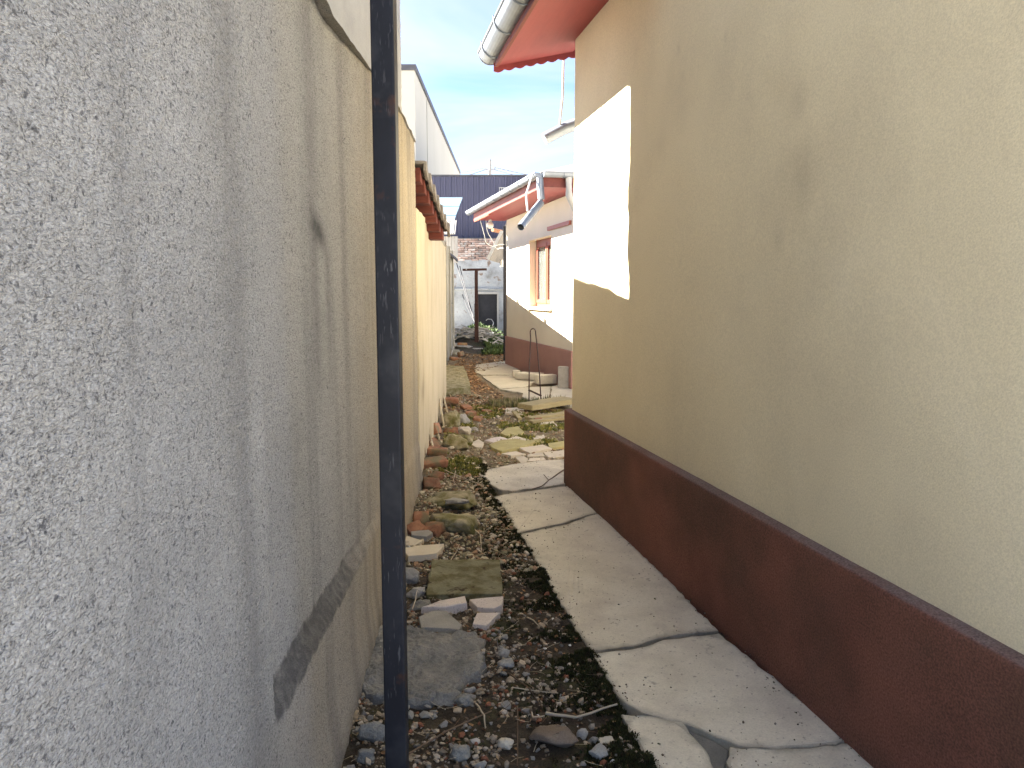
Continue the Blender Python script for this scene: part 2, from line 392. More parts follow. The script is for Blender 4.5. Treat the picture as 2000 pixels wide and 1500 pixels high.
# ------------------------------------------------------------------ ground
tag(MB().add([(-900, -900, -0.06), (900, -900, -0.06), (900, 900, -0.06), (-900, 900, -0.06)], [(0, 1, 2, 3)]).build('ground', mt['ground']), kind='structure')

EDGE = [(0.496, 2.094), (0.449, 2.291), (0.414, 2.431), (0.392, 2.576), (0.375, 2.806), (0.338, 3.019), (0.284, 3.255), (0.254, 3.474), (0.207, 3.724), (0.154, 4.048), (0.091, 4.414), (0.038, 4.657), (-0.017, 5.068), (-0.128, 5.512), (-0.181, 5.907), (-0.23, 6.143), (-0.244, 6.533)]
EY = [q[1] for q in EDGE]; EX = [q[0] for q in EDGE]
def path_edge(y): return np.interp(y, EY, EX)
def soil_height(X, Y):
    z = 0.030 * (fbm(X * 3.1, Y * 3.1, 3, 5) - 0.5) + 0.028 * (fbm(X * 16, Y * 16, 3, 9) - 0.5) + 0.012 * (vnoise(X * 60, Y * 60, 3) - 0.5)
    wallx = -0.571 - (Y - 2.291) * 0.0394
    z += 0.05 * sstep(0.45, 0.0, X - wallx) * sstep(3.0, 5.5, Y) * (0.4 + fbm(X * 9, Y * 9, 2, 21))
    # the strip under the path slabs lies a little lower
    d_ = X - path_edge(Y)
    z += (0.016 * sstep(-0.22, -0.01, d_) - 0.022 * sstep(0.0, 0.03, d_)) * sstep(7.2, 6.4, Y)
    z += 0.35 * np.exp(-((X + 1.05) / 0.62) ** 2) * sstep(19.5, 22.5, Y) * (0.6 + 0.8 * fbm(X * 2.5, Y * 2.5, 3, 33))
    return z - 0.004
ys = [1.0]
while ys[-1] < 29.5: ys.append(ys[-1] + 0.0048 * ys[-1])
ys = np.array(ys)
xs = np.linspace(-1.75, 1.8, 300)
GX, GY = np.meshgrid(xs, ys)
tag(link('soil', grid_mesh('soil', np.stack([GX, GY, soil_height(GX, GY)], -1), dict(pale=sstep(4.2, 7.0, GY) * sstep(21.0, 16.5, GY) * (0.3 + 0.9 * fbm(GX * 4, GY * 3, 3, 66)))), mt['soil']), kind='structure')
def gz(x, y): return float(soil_height(np.array([x]), np.array([y]))[0])

# ------------------------------------------------------------------ left: grey house
AL = math.atan2(0.99922, -0.0393)
LO = (-0.571, 2.291, 0.0)
left = thing('grey_house', 'grey rough-cast house wall filling the left side, streaked and stained', 'house', LO, AL)
def ztop(s):                       # the top of the thick lower wall
    return 2.40 + 0.21 * sstep(0.0, 2.9, s) 
yy = [0.60]
while yy[-1] < 5.84: yy.append(yy[-1] + 0.0042 * max(yy[-1], 0.8) ** 0.9)
yy[-1] = 5.84
sv = np.array(yy) - 2.291
zv = np.linspace(-0.06, 1.0, 460)
SG, ZT = np.meshgrid(sv, zv)
top = ztop(SG)
ZG = np.where(ZT <= 0, ZT, ZT * top)
YG = SG + 2.291
chip = 0.03 * (fbm(SG * 6, ZG * 0 + 2.0, 4, 77) - 0.5)
ZG = ZG + chip * sstep(0.9, 1.0, ZT)
rec = 0.036 * sstep(1.66, 1.705, YG) * sstep(3.6, 2.7, YG) + 0.012 * sstep(3.0, 3.4, YG)
zled = 0.575 - 0.045 * (YG - 1.7)
led = sstep(-0.075, 0.0, ZG - zled)                      # 0 on the plinth, 1 above it
soft = sstep(4.4, 2.9, YG)
mrec = rec * led
wx = SG + 0.006 * vnoise(SG * 90, ZG * 120, 61); gr1 = fbm(wx * 60, ZG * 95, 1, 3); gr2 = vnoise(SG * 38, ZG * 60, 8)
grain = 0.0040 * (gr1 - 0.5) + 0.0022 * (gr2 - 0.5)
fade = 0.55 + 0.45 * sstep(4.0, 1.8, YG)
fade = fade * (1 - 0.45 * sstep(0.02, -0.06, ZG - zled))
undul = 0.014 * (fbm(SG * 1.7, ZG * 1.3, 3, 41) - 0.5)
crack = 0.004 * np.exp(-((ZG - (0.69 - 0.17 * (YG - 1.24))) / 0.004) ** 2) * sstep(1.05, 1.2, YG) * sstep(1.64, 1.55, YG)
MG = mrec - grain * fade - undul + crack
MG = np.where(ZG < 0.25, MG - 0.02 * sstep(0.25, 0.0, ZG), MG)
pit = sstep(0.46, 0.24, (gr1 * 0.7 + gr2 * 0.3)) * fade * 0.75
# dirt: runs down from the top, the soot patch by the pole, the ledge
st1 = sstep(0.50, 0.72, fbm(SG * 5.0, ZG * 0.35, 3, 15)) * 0.34
st2 = np.exp(-((YG - 1.50 - 0.02 * np.sin(ZG * 3)) / (0.10 + 0.02 * np.sin(ZG * 5))) ** 2) * (0.10 + 0.42 * fbm(SG * 8, ZG * 1.2, 3, 61))
bl = np.exp(-(((YG - 2.50) / 0.11) ** 2 + ((ZG - 1.715 + 0.30 * (YG - 2.45)) / 0.045) ** 2)) * 0.95
bl2 = np.exp(-((YG - 2.42) / 0.06) ** 2) * sstep(0.9, 1.5, ZG) * sstep(1.74, 1.70, ZG) * 0.32 + np.exp(-((YG - 2.62) / 0.05) ** 2) * sstep(1.0, 1.5, ZG) * sstep(1.68, 1.6, ZG) * 0.40
top_d = sstep(0.35, 0.0, top - ZG) * 0.30 * fbm(SG * 7, ZG * 1.5, 3, 31)
zr = ZG - zled + 0.030 * (fbm(SG * 22, ZG * 30, 4, 4) - 0.5)
ledge = sstep(-0.082, -0.066, zr) * sstep(0.012, -0.006, zr) * sstep(1.66, 1.70, YG) * sstep(3.3, 2.4, YG) * (0.55 + 0.8 * fbm(SG * 45, ZG * 60, 4, 9))
foot = sstep(0.12, 0.0, ZG) * 0.25
runs = sstep(0.5, 0.8, fbm(SG * 14, ZG * 0.5, 3, 95)) * sstep(2.2, 3.0, YG) * 0.18
dirt = np.clip(st1 + st2 + bl + bl2 + top_d + ledge + foot + runs, 0, 1)
warm = np.clip(0.85 * sstep(2.2, 4.6, YG) + 0.38 * sstep(0.05, -0.1, ZG - zled) * sstep(1.4, 2.0, YG) + 0.14, 0, 1)
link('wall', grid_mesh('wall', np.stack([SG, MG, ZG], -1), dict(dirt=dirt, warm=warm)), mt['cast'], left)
# the ledge on top of the lower wall, and the body of the house behind it
sv2 = np.linspace(-1.69, 3.549, 260)
tv = np.linspace(0, 1, 6)
S2, T2 = np.meshgrid(sv2, tv)
Z2 = ztop(S2) + 0.03 * (fbm(S2 * 6, S2 * 0 + 2.0, 4, 77) - 0.5) + 0.012 * np.sin(T2 * 3.14)
P2 = np.stack([S2, -0.004 + 0.25 * T2, Z2], -1)
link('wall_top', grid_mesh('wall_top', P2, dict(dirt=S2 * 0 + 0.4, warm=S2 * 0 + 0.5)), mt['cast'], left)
e = MB(); e.box(3.35, 3.5485, 0.035, 0.25, -0.06, 2.585)
o = e.build('wall_end', mt['tanwall'], left)
# upper wall, set back a little, with a broken edge at its far end
sv3 = np.linspace(-3.3, 1, 200) ; zv3 = np.linspace(2.3, 4.1, 130)
TT, Z3 = np.meshgrid(np.linspace(0, 1, 220), zv3)
send = 2.845 + 0.05 * (fbm(Z3 * 5.5, Z3 * 0 + 1, 4, 13) - 0.5) - 0.03 * sstep(3.1, 2.6, Z3)
S3 = -1.69 + (send + 1.69) * TT
M3 = 0.024 + 0.05 * sstep(1.5, 0.7, S3) - 0.010 * (fbm(S3 * 70, Z3 * 60, 2, 5) - 0.5) - 0.012 * (fbm(S3 * 3, Z3 * 2, 2, 6) - 0.5) + 0.02 * sstep(0.985, 1.0, TT)
link('upper_wall', grid_mesh('upper_wall', np.stack([S3, M3, Z3], -1)), mt['upper'], left)
b = MB(); b.box(-1.68, 2.79, 0.10, 6.0, 2.2, 4.09); b.box(-1.68, 3.34, 0.05, 6.0, -0.06, 2.38)
b.build('house_body', mt['upper'], left)
b = MB(); b.add([(-1.78, -0.05, 4.08), (2.82, -0.05, 4.08), (2.82, 3.2, 4.6), (-1.78, 3.2, 4.6), (-1.78, 6.3, 4.08), (2.82, 6.3, 4.08),
                 (-1.78, -0.05, 4.13), (2.82, -0.05, 4.13), (2.82, 3.2, 4.65), (-1.78, 3.2, 4.65), (-1.78, 6.3, 4.13), (2.82, 6.3, 4.13)],
                [(0, 1, 2, 3), (3, 2, 5, 4), (6, 9, 8, 7), (9, 10, 11, 8), (0, 6, 7, 1), (4, 5, 11, 10), (1, 7, 8, 2), (2, 8, 11, 5), (0, 3, 9, 6), (3, 4, 10, 9)])
b.build('roof', mt['cap'], left)

# ------------------------------------------------------------------ left: tan boundary wall behind it
bw = thing('boundary_wall', 'tan rendered garden wall with a crumbling foot beyond the black pole', 'wall', LO, AL)
sv = np.concatenate([np.linspace(3.52, 3.56, 9), np.linspace(3.565, 8.12, 260)]); zv = np.linspace(0, 1, 150)
SG, ZT = np.meshgrid(sv, zv)
zb = 0.03 + 0.20 * sstep(0.45, 0.75, fbm(SG * 3.5, SG * 0 + 4, 4, 91)) * sstep(3.6, 4.3, SG)
ZG = zb + ZT * (2.145 + 0.02 * (fbm(SG * 5, SG * 0 + 9, 3, 3) - 0.5) - 0.02 * sstep(6.5, 8.1, SG) - zb)
MG = -0.016 * (fbm(SG * 2.2, ZG * 2.2, 3, 44) - 0.5) - 0.004 * (fbm(SG * 40, ZG * 30, 2, 45) - 0.5) + 0.012 * sstep(0.06, 0.0, ZG - zb) + 0.03 * sstep(3.556, 3.535, SG)
dirt = np.clip(sstep(0.55, 0.8, fbm(SG * 5, ZG * 1.0, 4, 19)) * 0.28 + sstep(0.3, 0.0, ZG - zb) * 0.45 * fbm(SG * 9, ZG * 5, 3, 12) +
               np.exp(-(((SG - 3.95) / 0.18) ** 2 + ((ZG - 0.72) / 0.10) ** 2)) * 0.8, 0, 1)
link('render_coat', grid_mesh('render_coat', np.stack([SG, MG, ZG], -1), dict(dirt=dirt)), mt['tanwall'], bw)
MB().box(3.552, 8.115, 0.028, 0.22, -0.05, 2.12).build('wall_core', mt['tanwall'], bw)
bm_ = MB().box(-0.12, 0.12, 0, 0.055, 0, 0.06).mesh('brick', 0.006)
for r in range(4):
    for k in range(17):
        if r == 3 and random.random() < 0.5: continue
        s0 = 3.75 + k * 0.256 + (0.128 if r % 2 else 0)
        o = link('brick', bm_, mt['brick'], bw, (s0 + random.uniform(-.006, .006), 0.030 + 0.010 * r * 0.6 + random.uniform(-.006, .006), -0.03 + r * 0.07), (random.uniform(-.03, .03), 0, random.uniform(-.04, .04)))
# peeled strips of render hanging at the foot
for s0, w, h, lean in ((6.25, 0.16, 0.34, 0.2), (7.15, 0.10, 0.26, 0.35), (5.4, 0.14, 0.22, 0.25), (4.75, 0.12, 0.16, 0.15)):
    b = MB(); b.add([(s0 - w, -0.075, 0.0), (s0, -0.065, -0.02), (s0 + w * .2, -0.012, h), (s0 - w * .6, -0.014, h * .9), (s0 - w, -0.060, 0.0), (s0, -0.050, -0.02), (s0 + w * .2, -0.002, h), (s0 - w * .6, -0.004, h * .9)],
                    [(0, 1, 2, 3), (7, 6, 5, 4), (0, 4, 5, 1), (1, 5, 6, 2), (2, 6, 7, 3), (3, 7, 4, 0)])
    tag(b.build('render_flake', mt['tanwall'], bw))
# ------------------------------------------------------------------ stepped verge of the shed roof over the wall
vr = thing('tiled_shed', 'stepped dark red roof edge capped with grey tiles above the tan wall', 'roof', LO, AL)
n = 7
for k in range(n):
    s0 = 3.57 + k * 0.20; zt = 2.45 - 0.056 * k; out = 0.03 + 0.017 * k
    b = MB(); b.box(s0, s0 + 0.24, -out, 0.9, zt - 0.115, zt - 0.012)
    b.build('board', mt['board'], vr, 0.008)
for k in range(n):
    s0 = 3.56 + k * 0.205; zt = 2.468 - 0.056 * k; out = 0.065 + 0.019 * k
    mtx = Matrix.Translation((s0, 0, zt)) @ Matrix.Rotation(0.245, 4, 'Y')
    b = MB(); b.box(0, 0.205, -out, 0.5, -0.004, 0.020, mtx); b.box(0.004, 0.201, -out - 0.012, -out + 0.012, -0.055, 0.018, mtx)
    b.build('roof_tile', mt['asb'], vr, 0.004)
b = MB(); b.add([(3.57, 0.42, 0), (5.3, 0.42, 0), (5.3, 1.5, 0), (3.57, 1.5, 0), (3.57, 0.42, 2.50), (5.3, 0.42, 2.50), (5.3, 1.5, 3.85), (3.57, 1.5, 3.85)],
                [(0, 3, 2, 1), (4, 5, 6, 7), (0, 1, 5, 4), (1, 2, 6, 5), (2, 3, 7, 6), (3, 0, 4, 7)])
b.build('shed_body', mt['asb'], vr)  # unseen block added, its top sloped to shadow the cream wall

# ------------------------------------------------------------------ weathered concrete fence further on
def fr(ox, oy, tx, ty):
    return math.atan2(ty - oy, tx - ox), math.hypot(tx - ox, ty - oy)
a, ln = fr(-1.17, 10.5, -1.51, 19.6)
fe = thing('concrete_fence', 'weathered grey concrete panel fence past the end of the tan wall', 'fence', (-1.17, 10.5, 0), a)
np_ = 5
for k in range(np_):
    w = ln / np_
    for r in range(4):
        b = MB(); b.box(k * w + 0.075, (k + 1) * w - 0.075, 0.0, 0.05, r * 0.64 + 0.004, r * 0.64 + 0.634)
        b.build('panel', mt['fence'], fe, 0.006)
for k in range(np_ + 1):
    b = MB(); b.box(k * ln / np_ - 0.07, k * ln / np_ + 0.07, -0.03, 0.08, -0.05, 2.60)
    b.build('post', mt['fence'], fe, 0.01)

# ------------------------------------------------------------------ right: cream house
A1 = math.atan2(-0.981, 0.193)
h1 = thing('cream_house', 'cream rendered house with brown plinth filling the right side', 'house', (0.415, 5.907, 0.0), A1)
sv = np.linspace(-0.02, 4.5, 400); zv = np.linspace(0.59, 3.36, 140)
SG, ZG = np.meshgrid(sv, zv)
MG = 0.046 - 0.008 * (fbm(SG * 1.2, ZG * 1.2, 3, 51) - 0.5) - 0.003 * (fbm(SG * 12, ZG * 12, 2, 52) - 0.5)
ed = sstep(0.03, 0.0, SG); MG = MG + 0.012 * ed
d1 = sstep(0.50, 0.85, fbm(SG * 1.5 + 3, ZG * 1.1, 5, 71)) * 0.34
d2 = sstep(0.48, 0.85, fbm(SG * 3.2, ZG * 1.6, 5, 73)) * 0.30 * sstep(1.0, 1.9, SG)
d3 = sstep(0.9, 0.62, ZG) * 0.12 * fbm(SG * 4, ZG * 4, 3, 7)
sp = np.zeros_like(SG)
for s0, z0, r0 in ((1.94, 2.72, 0.018), (2.45, 2.62, 0.018), (2.02, 1.66, 0.012), (0.62, 0.98, 0.010), (3.05, 2.2, 0.05), (3.1, 1.95, 0.06), (2.95, 1.72, 0.03)):
    sp += 0.7 * np.exp(-(((SG - s0) / r0) ** 2 + ((ZG - z0) / (r0 * 1.4)) ** 2)) * 0.6
cv = np.linspace(0, 0, 1)
link('wall', grid_mesh('wall', np.stack([SG, MG, ZG], -1), dict(dirt=np.clip(d1 + d2 + d3 + sp, 0, 1))), mt['cream'], h1)
b = MB(); b.box(-0.012, 4.5, 0.07, 6.0, -0.05, 3.34)
b.build('house_body', mt['cream2'], h1)
# plinth with a rounded upper edge
prof = [(0.0, -0.06 + 0.65 * i / 26) for i in range(27)] + [(0.003, 0.600), (0.010, 0.606), (0.035, 0.613), (0.065, 0.617)]
sv = np.linspace(-0.03, 4.53, 300)
P = np.zeros((len(prof), len(sv), 3))
for i, (mm, z) in enumerate(prof):
    P[i, :, 0] = sv; P[i, :, 1] = mm - 0.004 * (fbm(sv * 2.5, sv * 0 + z * 3, 3, 81) - 0.5); P[i, :, 2] = z
pl_ = link('plinth', grid_mesh('plinth', P, dict(dirt=np.clip(sstep(0.42, 0.8, fbm(P[:, :, 0] * 1.6, P[:, :, 2] * 2.0, 4, 23)) * 0.75 + sstep(0.14, 0.0, P[:, :, 2]) * 0.55 * fbm(P[:, :, 0] * 8, P[:, :, 2] * 9, 3, 5), 0, 1), dust=sstep(0.002, 0.012, P[:, :, 1]) * (0.5 + 0.5 * fbm(P[:, :, 0] * 5, P[:, :, 2] * 5, 3, 6)))), mt['plinth'], h1)
MB().box(-0.0295, 0.0, 0.004, 6.0, -0.06, 0.606).build('plinth', mt['plinth'], h1)
# roof: slope, soffit, fascia, scalloped tile edge, gutter
sl = math.tan(0.23)
def rz1(m): return 3.345 + m * sl           # underside of the eave at inward distance m
b = MB(); b.add([(-0.30, -0.47, rz1(-0.47)), (1.75, -0.47, rz1(-0.47)), (1.75, 0.12, rz1(0.12)), (-0.30, 0.12, rz1(0.12)),
                 (-0.30, -0.47, rz1(-0.47) + 0.02), (1.75, -0.47, rz1(-0.47) + 0.02), (1.75, 0.12, rz1(0.12) + 0.02), (-0.30, 0.12, rz1(0.12) + 0.02)],
                [(0, 1, 2, 3), (7, 6, 5, 4), (0, 4, 5, 1), (1, 5, 6, 2), (2, 6, 7, 3), (3, 7, 4, 0)])
b.build('soffit', mt['soffit'], h1)
b = MB(); b.box(-0.30, 1.75, -0.498, -0.472, rz1(-0.47) - 0.012, rz1(-0.47) + 0.115)
b.build('fascia', mt['fascia'], h1, 0.003)
def roofbox(s0, s1, m0, m1):
    b.add([(s0, m0, rz1(m0) + 0.13), (s1, m0, rz1(m0) + 0.13), (s1, m1, rz1(m1) + 0.13), (s0, m1, rz1(m1) + 0.13),
           (s0, m0, rz1(m0) + 0.16), (s1, m0, rz1(m0) + 0.16), (s1, m1, rz1(m1) + 0.16), (s0, m1, rz1(m1) + 0.16)],
          [(0, 3, 2, 1), (4, 5, 6, 7), (0, 1, 5, 4), (1, 2, 6, 5), (2, 3, 7, 6), (3, 0, 4, 7)])
b = MB(); roofbox(-0.36, 1.75, -0.53, 0.02); roofbox(-0.36, 4.6, 0.02, 3.2)  # eave stops short, out of view, to let more light into the alley
b.add([(-0.36, 3.2, rz1(3.2) + 0.15), (4.6, 3.2, rz1(3.2) + 0.15), (4.6, 6.4, rz1(-0.2) + 0.15), (-0.36, 6.4, rz1(-0.2) + 0.15)], [(0, 1, 2, 3)])
b.build('roof', mt['board'], h1)
# verge board with the scalloped ends of the roof tiles below it
n = 80; rows = []
for j in range(2):
    rows.append([(-0.325 + 0.0 * j, -0.50 + 0.0104 * i, rz1(-0.50 + 0.0104 * i) + (0.10 if j else -0.026 - 0.016 * abs(math.sin(i * 0.0104 * math.pi / 0.085)))) for i in range(n)])
b = MB(); vs = rows[0] + rows[1] + [(x - 0.012, y, z) for x, y, z in rows[0]] + [(x - 0.012, y, z) for x, y, z in rows[1]]
b.add(vs, [f for i in range(n - 1) for f in ((i, i + 1, n + i + 1, n + i), (2 * n + i + 1, 2 * n + i, 3 * n + i, 3 * n + i + 1), (i, 2 * n + i, 2 * n + i + 1, i + 1))])
b.build('verge_tiles', mt['soffit'], h1)
def gutter(name, p0, p1, r, parent, mat, outward, brackets=0, seg=14, cap=True):
    """half-round trough from p0 to p1 (local points on the rim line)"""
    p0 = Vector(p0); p1 = Vector(p1); t = (p1 - p0).normalized(); u = Vector(outward); b = MB(); vs = []
    for rr in (r, r - 0.004):
        for p in (p0, p1):
            vs += [p + u * rr * math.cos(math.pi * k / seg) - Vector((0, 0, 1)) * rr * math.sin(math.pi * k / seg) for k in range(seg + 1)]
    n = seg + 1; fs = []
    for k in range(seg):
        fs += [(k, k + 1, n + k + 1, n + k), (2 * n + k + 1, 2 * n + k, 3 * n + k, 3 * n + k + 1)]
        fs += [(k, 2 * n + k, 2 * n + k + 1, k + 1), (n + k + 1, 3 * n + k + 1, 3 * n + k, n + k)]
    b.add(vs, fs, False)
    b.tube([p0 + u * r, p1 + u * r], 0.011, 6)
    gt = b.build(name, mat, parent)
    if cap:
        for p, sg in ((p0, -1), (p1, 1)):
            c = MB(); ring = [p + u * (r + .004) * math.cos(math.pi * k / seg) - Vector((0, 0, 1)) * (r + .004) * math.sin(math.pi * k / seg) for k in range(seg + 1)]
            ring2 = [q + t * 0.008 * sg for q in ring]
            c.add(ring + ring2, [tuple(range(n)), tuple(range(n, 2 * n))] + [(k, k + 1, n + k + 1, n + k) for k in range(seg)])
            c.build('end_cap', mat, gt)
    L = (p1 - p0).length
    for k in range(brackets):
        q = p0 + t * L * (k + 0.35) / brackets
        c = MB(); rb = r + 0.004
        c.tube([q - u * rb + Vector((0, 0, 0.03))] + [q + u * rb * math.cos(math.pi * i / 10) * -1 - Vector((0, 0, 1)) * rb * math.sin(math.pi * i / 10) for i in range(11)] + [q + u * (rb + .004) + Vector((0, 0, 0.02))], 0.007, 5)
        c.build('bracket', mat, gt)
    return gt
gutter('gutter', (-0.36, -0.525, 3.345), (1.75, -0.525, 3.36), 0.088, h1, mt['zinc'], (0, -1, 0), 4)
# spout on the far corner
b = MB(); b.tube([(-0.62, 0.46, 2.98), (-0.62, 0.14, 2.86), (-0.62, -0.03, 2.77)], 0.050, 14)
b.build('rain_spout', mt['zinc'], h1)
b = MB(); b.tube([(-0.585, 0.12, 3.40), (-0.585, 0.115, 3.1), (-0.60, 0.095, 2.88)], 0.010, 6)
b.build('spout_strut', mt['white_metal'], h1)
b = MB(); b.tube([(-0.45, 1.06, 3.30), (-0.62, 0.86, 3.2), (-0.62, 0.46, 2.98)], 0.058, 12)
b.build('downpipe', mt['zinc'], h1)

# ------------------------------------------------------------------ far cream house
A2 = math.atan2(-0.9724, 0.2334)
h2 = thing('small_cream_house', 'smaller cream house beyond the courtyard with rose plinth and red window', 'house', (-0.132, 16.47, 0.0), A2)
WS0, WS1, WZ0, WZ1 = 1.86, 3.34, 1.27, 2.50
b = MB()
for x0, x1, z0, z1 in ((0, WS0, 0.6, 3.06), (WS1, 4.55, 0.6, 3.06), (WS0, WS1, 0.6, WZ0), (WS0, WS1, WZ1, 3.06)):
    b.box(x0, x1, 0.02, 0.30, z0, z1)
b.build('wall', mt['cream2'], h2)
b = MB(); b.box(0.0, 0.28, 0.3, 5.0, 0.0, 3.06); b.box(4.27, 4.55, 0.3, 5.0, 0.0, 3.06); b.box(0.0, 4.55, 5.0, 5.2, 0, 3.06)
b.build('house_body', mt['cream2'], h2)
MB().box(-0.03, 4.58, -0.012, 0.295, -0.05, 0.615).build('plinth', mt['plinth2'], h2, 0.01)
# fine cracks are left to the material; shallow panel lines on the render
wf = MB(); mm = 0.16
wf.box(WS0, WS0 + 0.07, mm, mm + 0.06, WZ0, WZ1); wf.box(WS1 - 0.07, WS1, mm, mm + 0.06, WZ0, WZ1)
wf.box(WS0 + 0.07, WS1 - 0.07, mm, mm + 0.06, WZ1 - 0.07, WZ1); wf.box(WS0 + 0.07, WS1 - 0.07, mm, mm + 0.06, WZ0, WZ0 + 0.07)
win = wf.build('window', mt['winframe'], h2)
mid = (WS0 + WS1) / 2
for x0, x1 in ((WS0 + 0.072, mid - 0.02), (mid + 0.02, WS1 - 0.072)):
    sb = MB(); w = 0.055
    sb.box(x0, x0 + w, mm - 0.012, mm + 0.04, WZ0 + 0.072, WZ1 - 0.072); sb.box(x1 - w, x1, mm - 0.012, mm + 0.04, WZ0 + 0.072, WZ1 - 0.072)
    sb.box(x0 + w, x1 - w, mm - 0.012, mm + 0.04, WZ0 + 0.072, WZ0 + 0.135); sb.box(x0 + w, x1 - w, mm - 0.012, mm + 0.04, WZ1 - 0.135, WZ1 - 0.072)
    sb.build('sash', mt['winframe'], win, 0.004)
    MB().box(x0 + w, x1 - w, mm + 0.015, mm + 0.02, WZ0 + 0.135, WZ1 - 0.135).build('pane', mt['glass'], win)
MB().box(mid - 0.02, mid + 0.02, mm - 0.02, mm + 0.05, WZ0 + 0.072, WZ1 - 0.072).build('mullion', mt['winframe'], win)
cu = MB(); nn = 60; cs = [(WS0 + 0.05 + (WS1 - WS0 - 0.1) * i / nn, mm + 0.075 + 0.008 * math.sin(i * 1.3)) for i in range(nn + 1)]
cu.add([(x, y, z) for z in (WZ0 + 0.05, WZ1 - 0.05) for x, y in cs], [(i, i + 1, nn + 2 + i, nn + 1 + i) for i in range(nn)], True)
cu.build('curtain', mt['curtain'], win)
MB().box(WS0 - 0.04, WS1 + 0.06, -0.03, 0.155, WZ0 - 0.05, WZ0 - 0.002).build('window_sill', mt['cream2'], h2, 0.006)
MB().box(3.20, 4.45, -0.02, 0.018, 2.58, 2.645).build('lintel_board', mt['winframe'], h2, 0.004)
# eave
b = MB(); b.box(-0.20, 5.15, -0.62, 0.02, 3.055, 3.075); b.box(4.56, 5.15, 0.02, 5.2, 3.055, 3.075)
b.build('soffit', mt['soffit'], h2)
b = MB(); b.box(-0.22, 5.175, -0.645, -0.62, 3.035, 3.19); b.box(5.15, 5.175, -0.62, 5.2, 3.035, 3.19)
b.build('fascia', mt['fascia'], h2, 0.003)
b = MB(); b.box(-0.2, 1.3, -0.64, -0.60, 3.018, 3.034); b.build('soffit_batten', mt['winframe'], h2)
b = MB(); b.add([(-0.3, -0.69, 3.20), (5.22, -0.69, 3.20), (3.4, 2.2, 4.0), (-0.3, 2.2, 4.0), (5.22, 5.2, 3.20), (-0.3, 5.2, 3.20),
                 (-0.3, -0.69, 3.24), (5.22, -0.69, 3.24), (3.4, 2.2, 4.13), (-0.3, 2.2, 4.13), (5.22, 5.2, 3.24), (-0.3, 5.2, 3.24)],
                [(0, 1, 2, 3), (3, 2, 4, 5), (1, 4, 2), (6, 9, 8, 7), (9, 11, 10, 8), (7, 8, 10), (0, 6, 7, 1), (1, 7, 10, 4), (5, 4, 10, 11), (0, 3, 9, 6), (3, 5, 11, 9)])
b.build('roof', mt['asb'], h2)
gutter('gutter', (-0.42, -0.715, 3.245), (5.22, -0.715, 3.225), 0.068, h2, mt['zinc'], (0, -1, 0), 9)
gutter('gutter', (5.25, -0.66, 3.225), (5.25, 5.2, 3.25), 0.068, h2, mt['zinc'], (1, 0, 0), 7)
b = MB(); b.tube([(5.18, -0.70, 3.16), (5.20, -0.68, 2.86), (5.24, -0.70, 2.80), (5.62, -1.09, 2.42)], 0.052, 16, cap=False); b.tube([(5.18, -0.70, 3.16), (5.20, -0.68, 2.86), (5.24, -0.70, 2.80), (5.62, -1.09, 2.42)], 0.047, 16, cap=False)
b.build('rain_spout', mt['zinc'], h2)
b = MB(); b.tube([(5.12, -0.79, 3.22), (5.3, -0.93, 2.9), (5.42, -0.94, 2.66)], 0.014, 6)
b.build('spout_strut', mt['white_metal'], h2)
b = MB(); b.tube([(5.24, -0.28, 3.17), (5.24, -0.28, 2.92), (5.0, -0.1, 2.75)], 0.05, 12)
b.build('downpipe', mt['white_metal'], h2)
# lamp under the eave
lp = thing('eave_lamp', 'round white globe lamp hanging under the far eave', 'lamp', (-0.46, 16.36, 3.05))
b = MB(); b.tube([(0, 0, 0.004), (0, 0, -0.05)], 0.035, 12); b.build('lamp_base', mt['white_metal'], lp)
me = bpy.data.meshes.new('globe'); bm = bmesh.new(); bmesh.ops.create_uvsphere(bm, u_segments=16, v_segments=12, radius=0.075); bm.to_mesh(me); bm.free()
me.polygons.foreach_set('use_smooth', [True] * len(me.polygons))
link('globe', me, mt['globe'], lp, (0, 0, -0.11))
def cable(name, pts, r, mat, label, cat='cable', group=None):
    # smooth curve through the points
    P = [Vector(p) for p in pts]; out = []
    for i in range(len(P) - 1):
        p0 = P[max(i - 1, 0)]; p1 = P[i]; p2 = P[i + 1]; p3 = P[min(i + 2, len(P) - 1)]
        for k in range(6):
            t = k / 6
            out.append(0.5 * ((2 * p1) + (-p0 + p2) * t + (2 * p0 - 5 * p1 + 4 * p2 - p3) * t * t + (-p0 + 3 * p1 - 3 * p2 + p3) * t ** 3))
    out.append(P[-1])
    return tag(MB().tube(out, r, 5).build(name, mat), label, cat, group)
cable('cable', [(-0.666, 16.4, 3.047), (-0.599, 16.6, 2.798), (-0.552, 16.8, 2.607), (-0.425, 17.0, 2.544), (-0.283, 17.2, 2.589), (-0.125, 17.3, 2.607)], 0.007, mt['whitewire'], 'white cable drooping from the far eave to the lean-to')
cable('cable', [(-0.546, 16.35, 3.032), (-0.532, 16.9, 2.854), (-0.432, 17.3, 2.685), (-0.345, 17.5, 2.517), (-0.229, 17.4, 2.534), (-0.114, 17.3, 2.472)], 0.007, mt['whitewire'], 'second thin cable hanging right under the globe lamp')

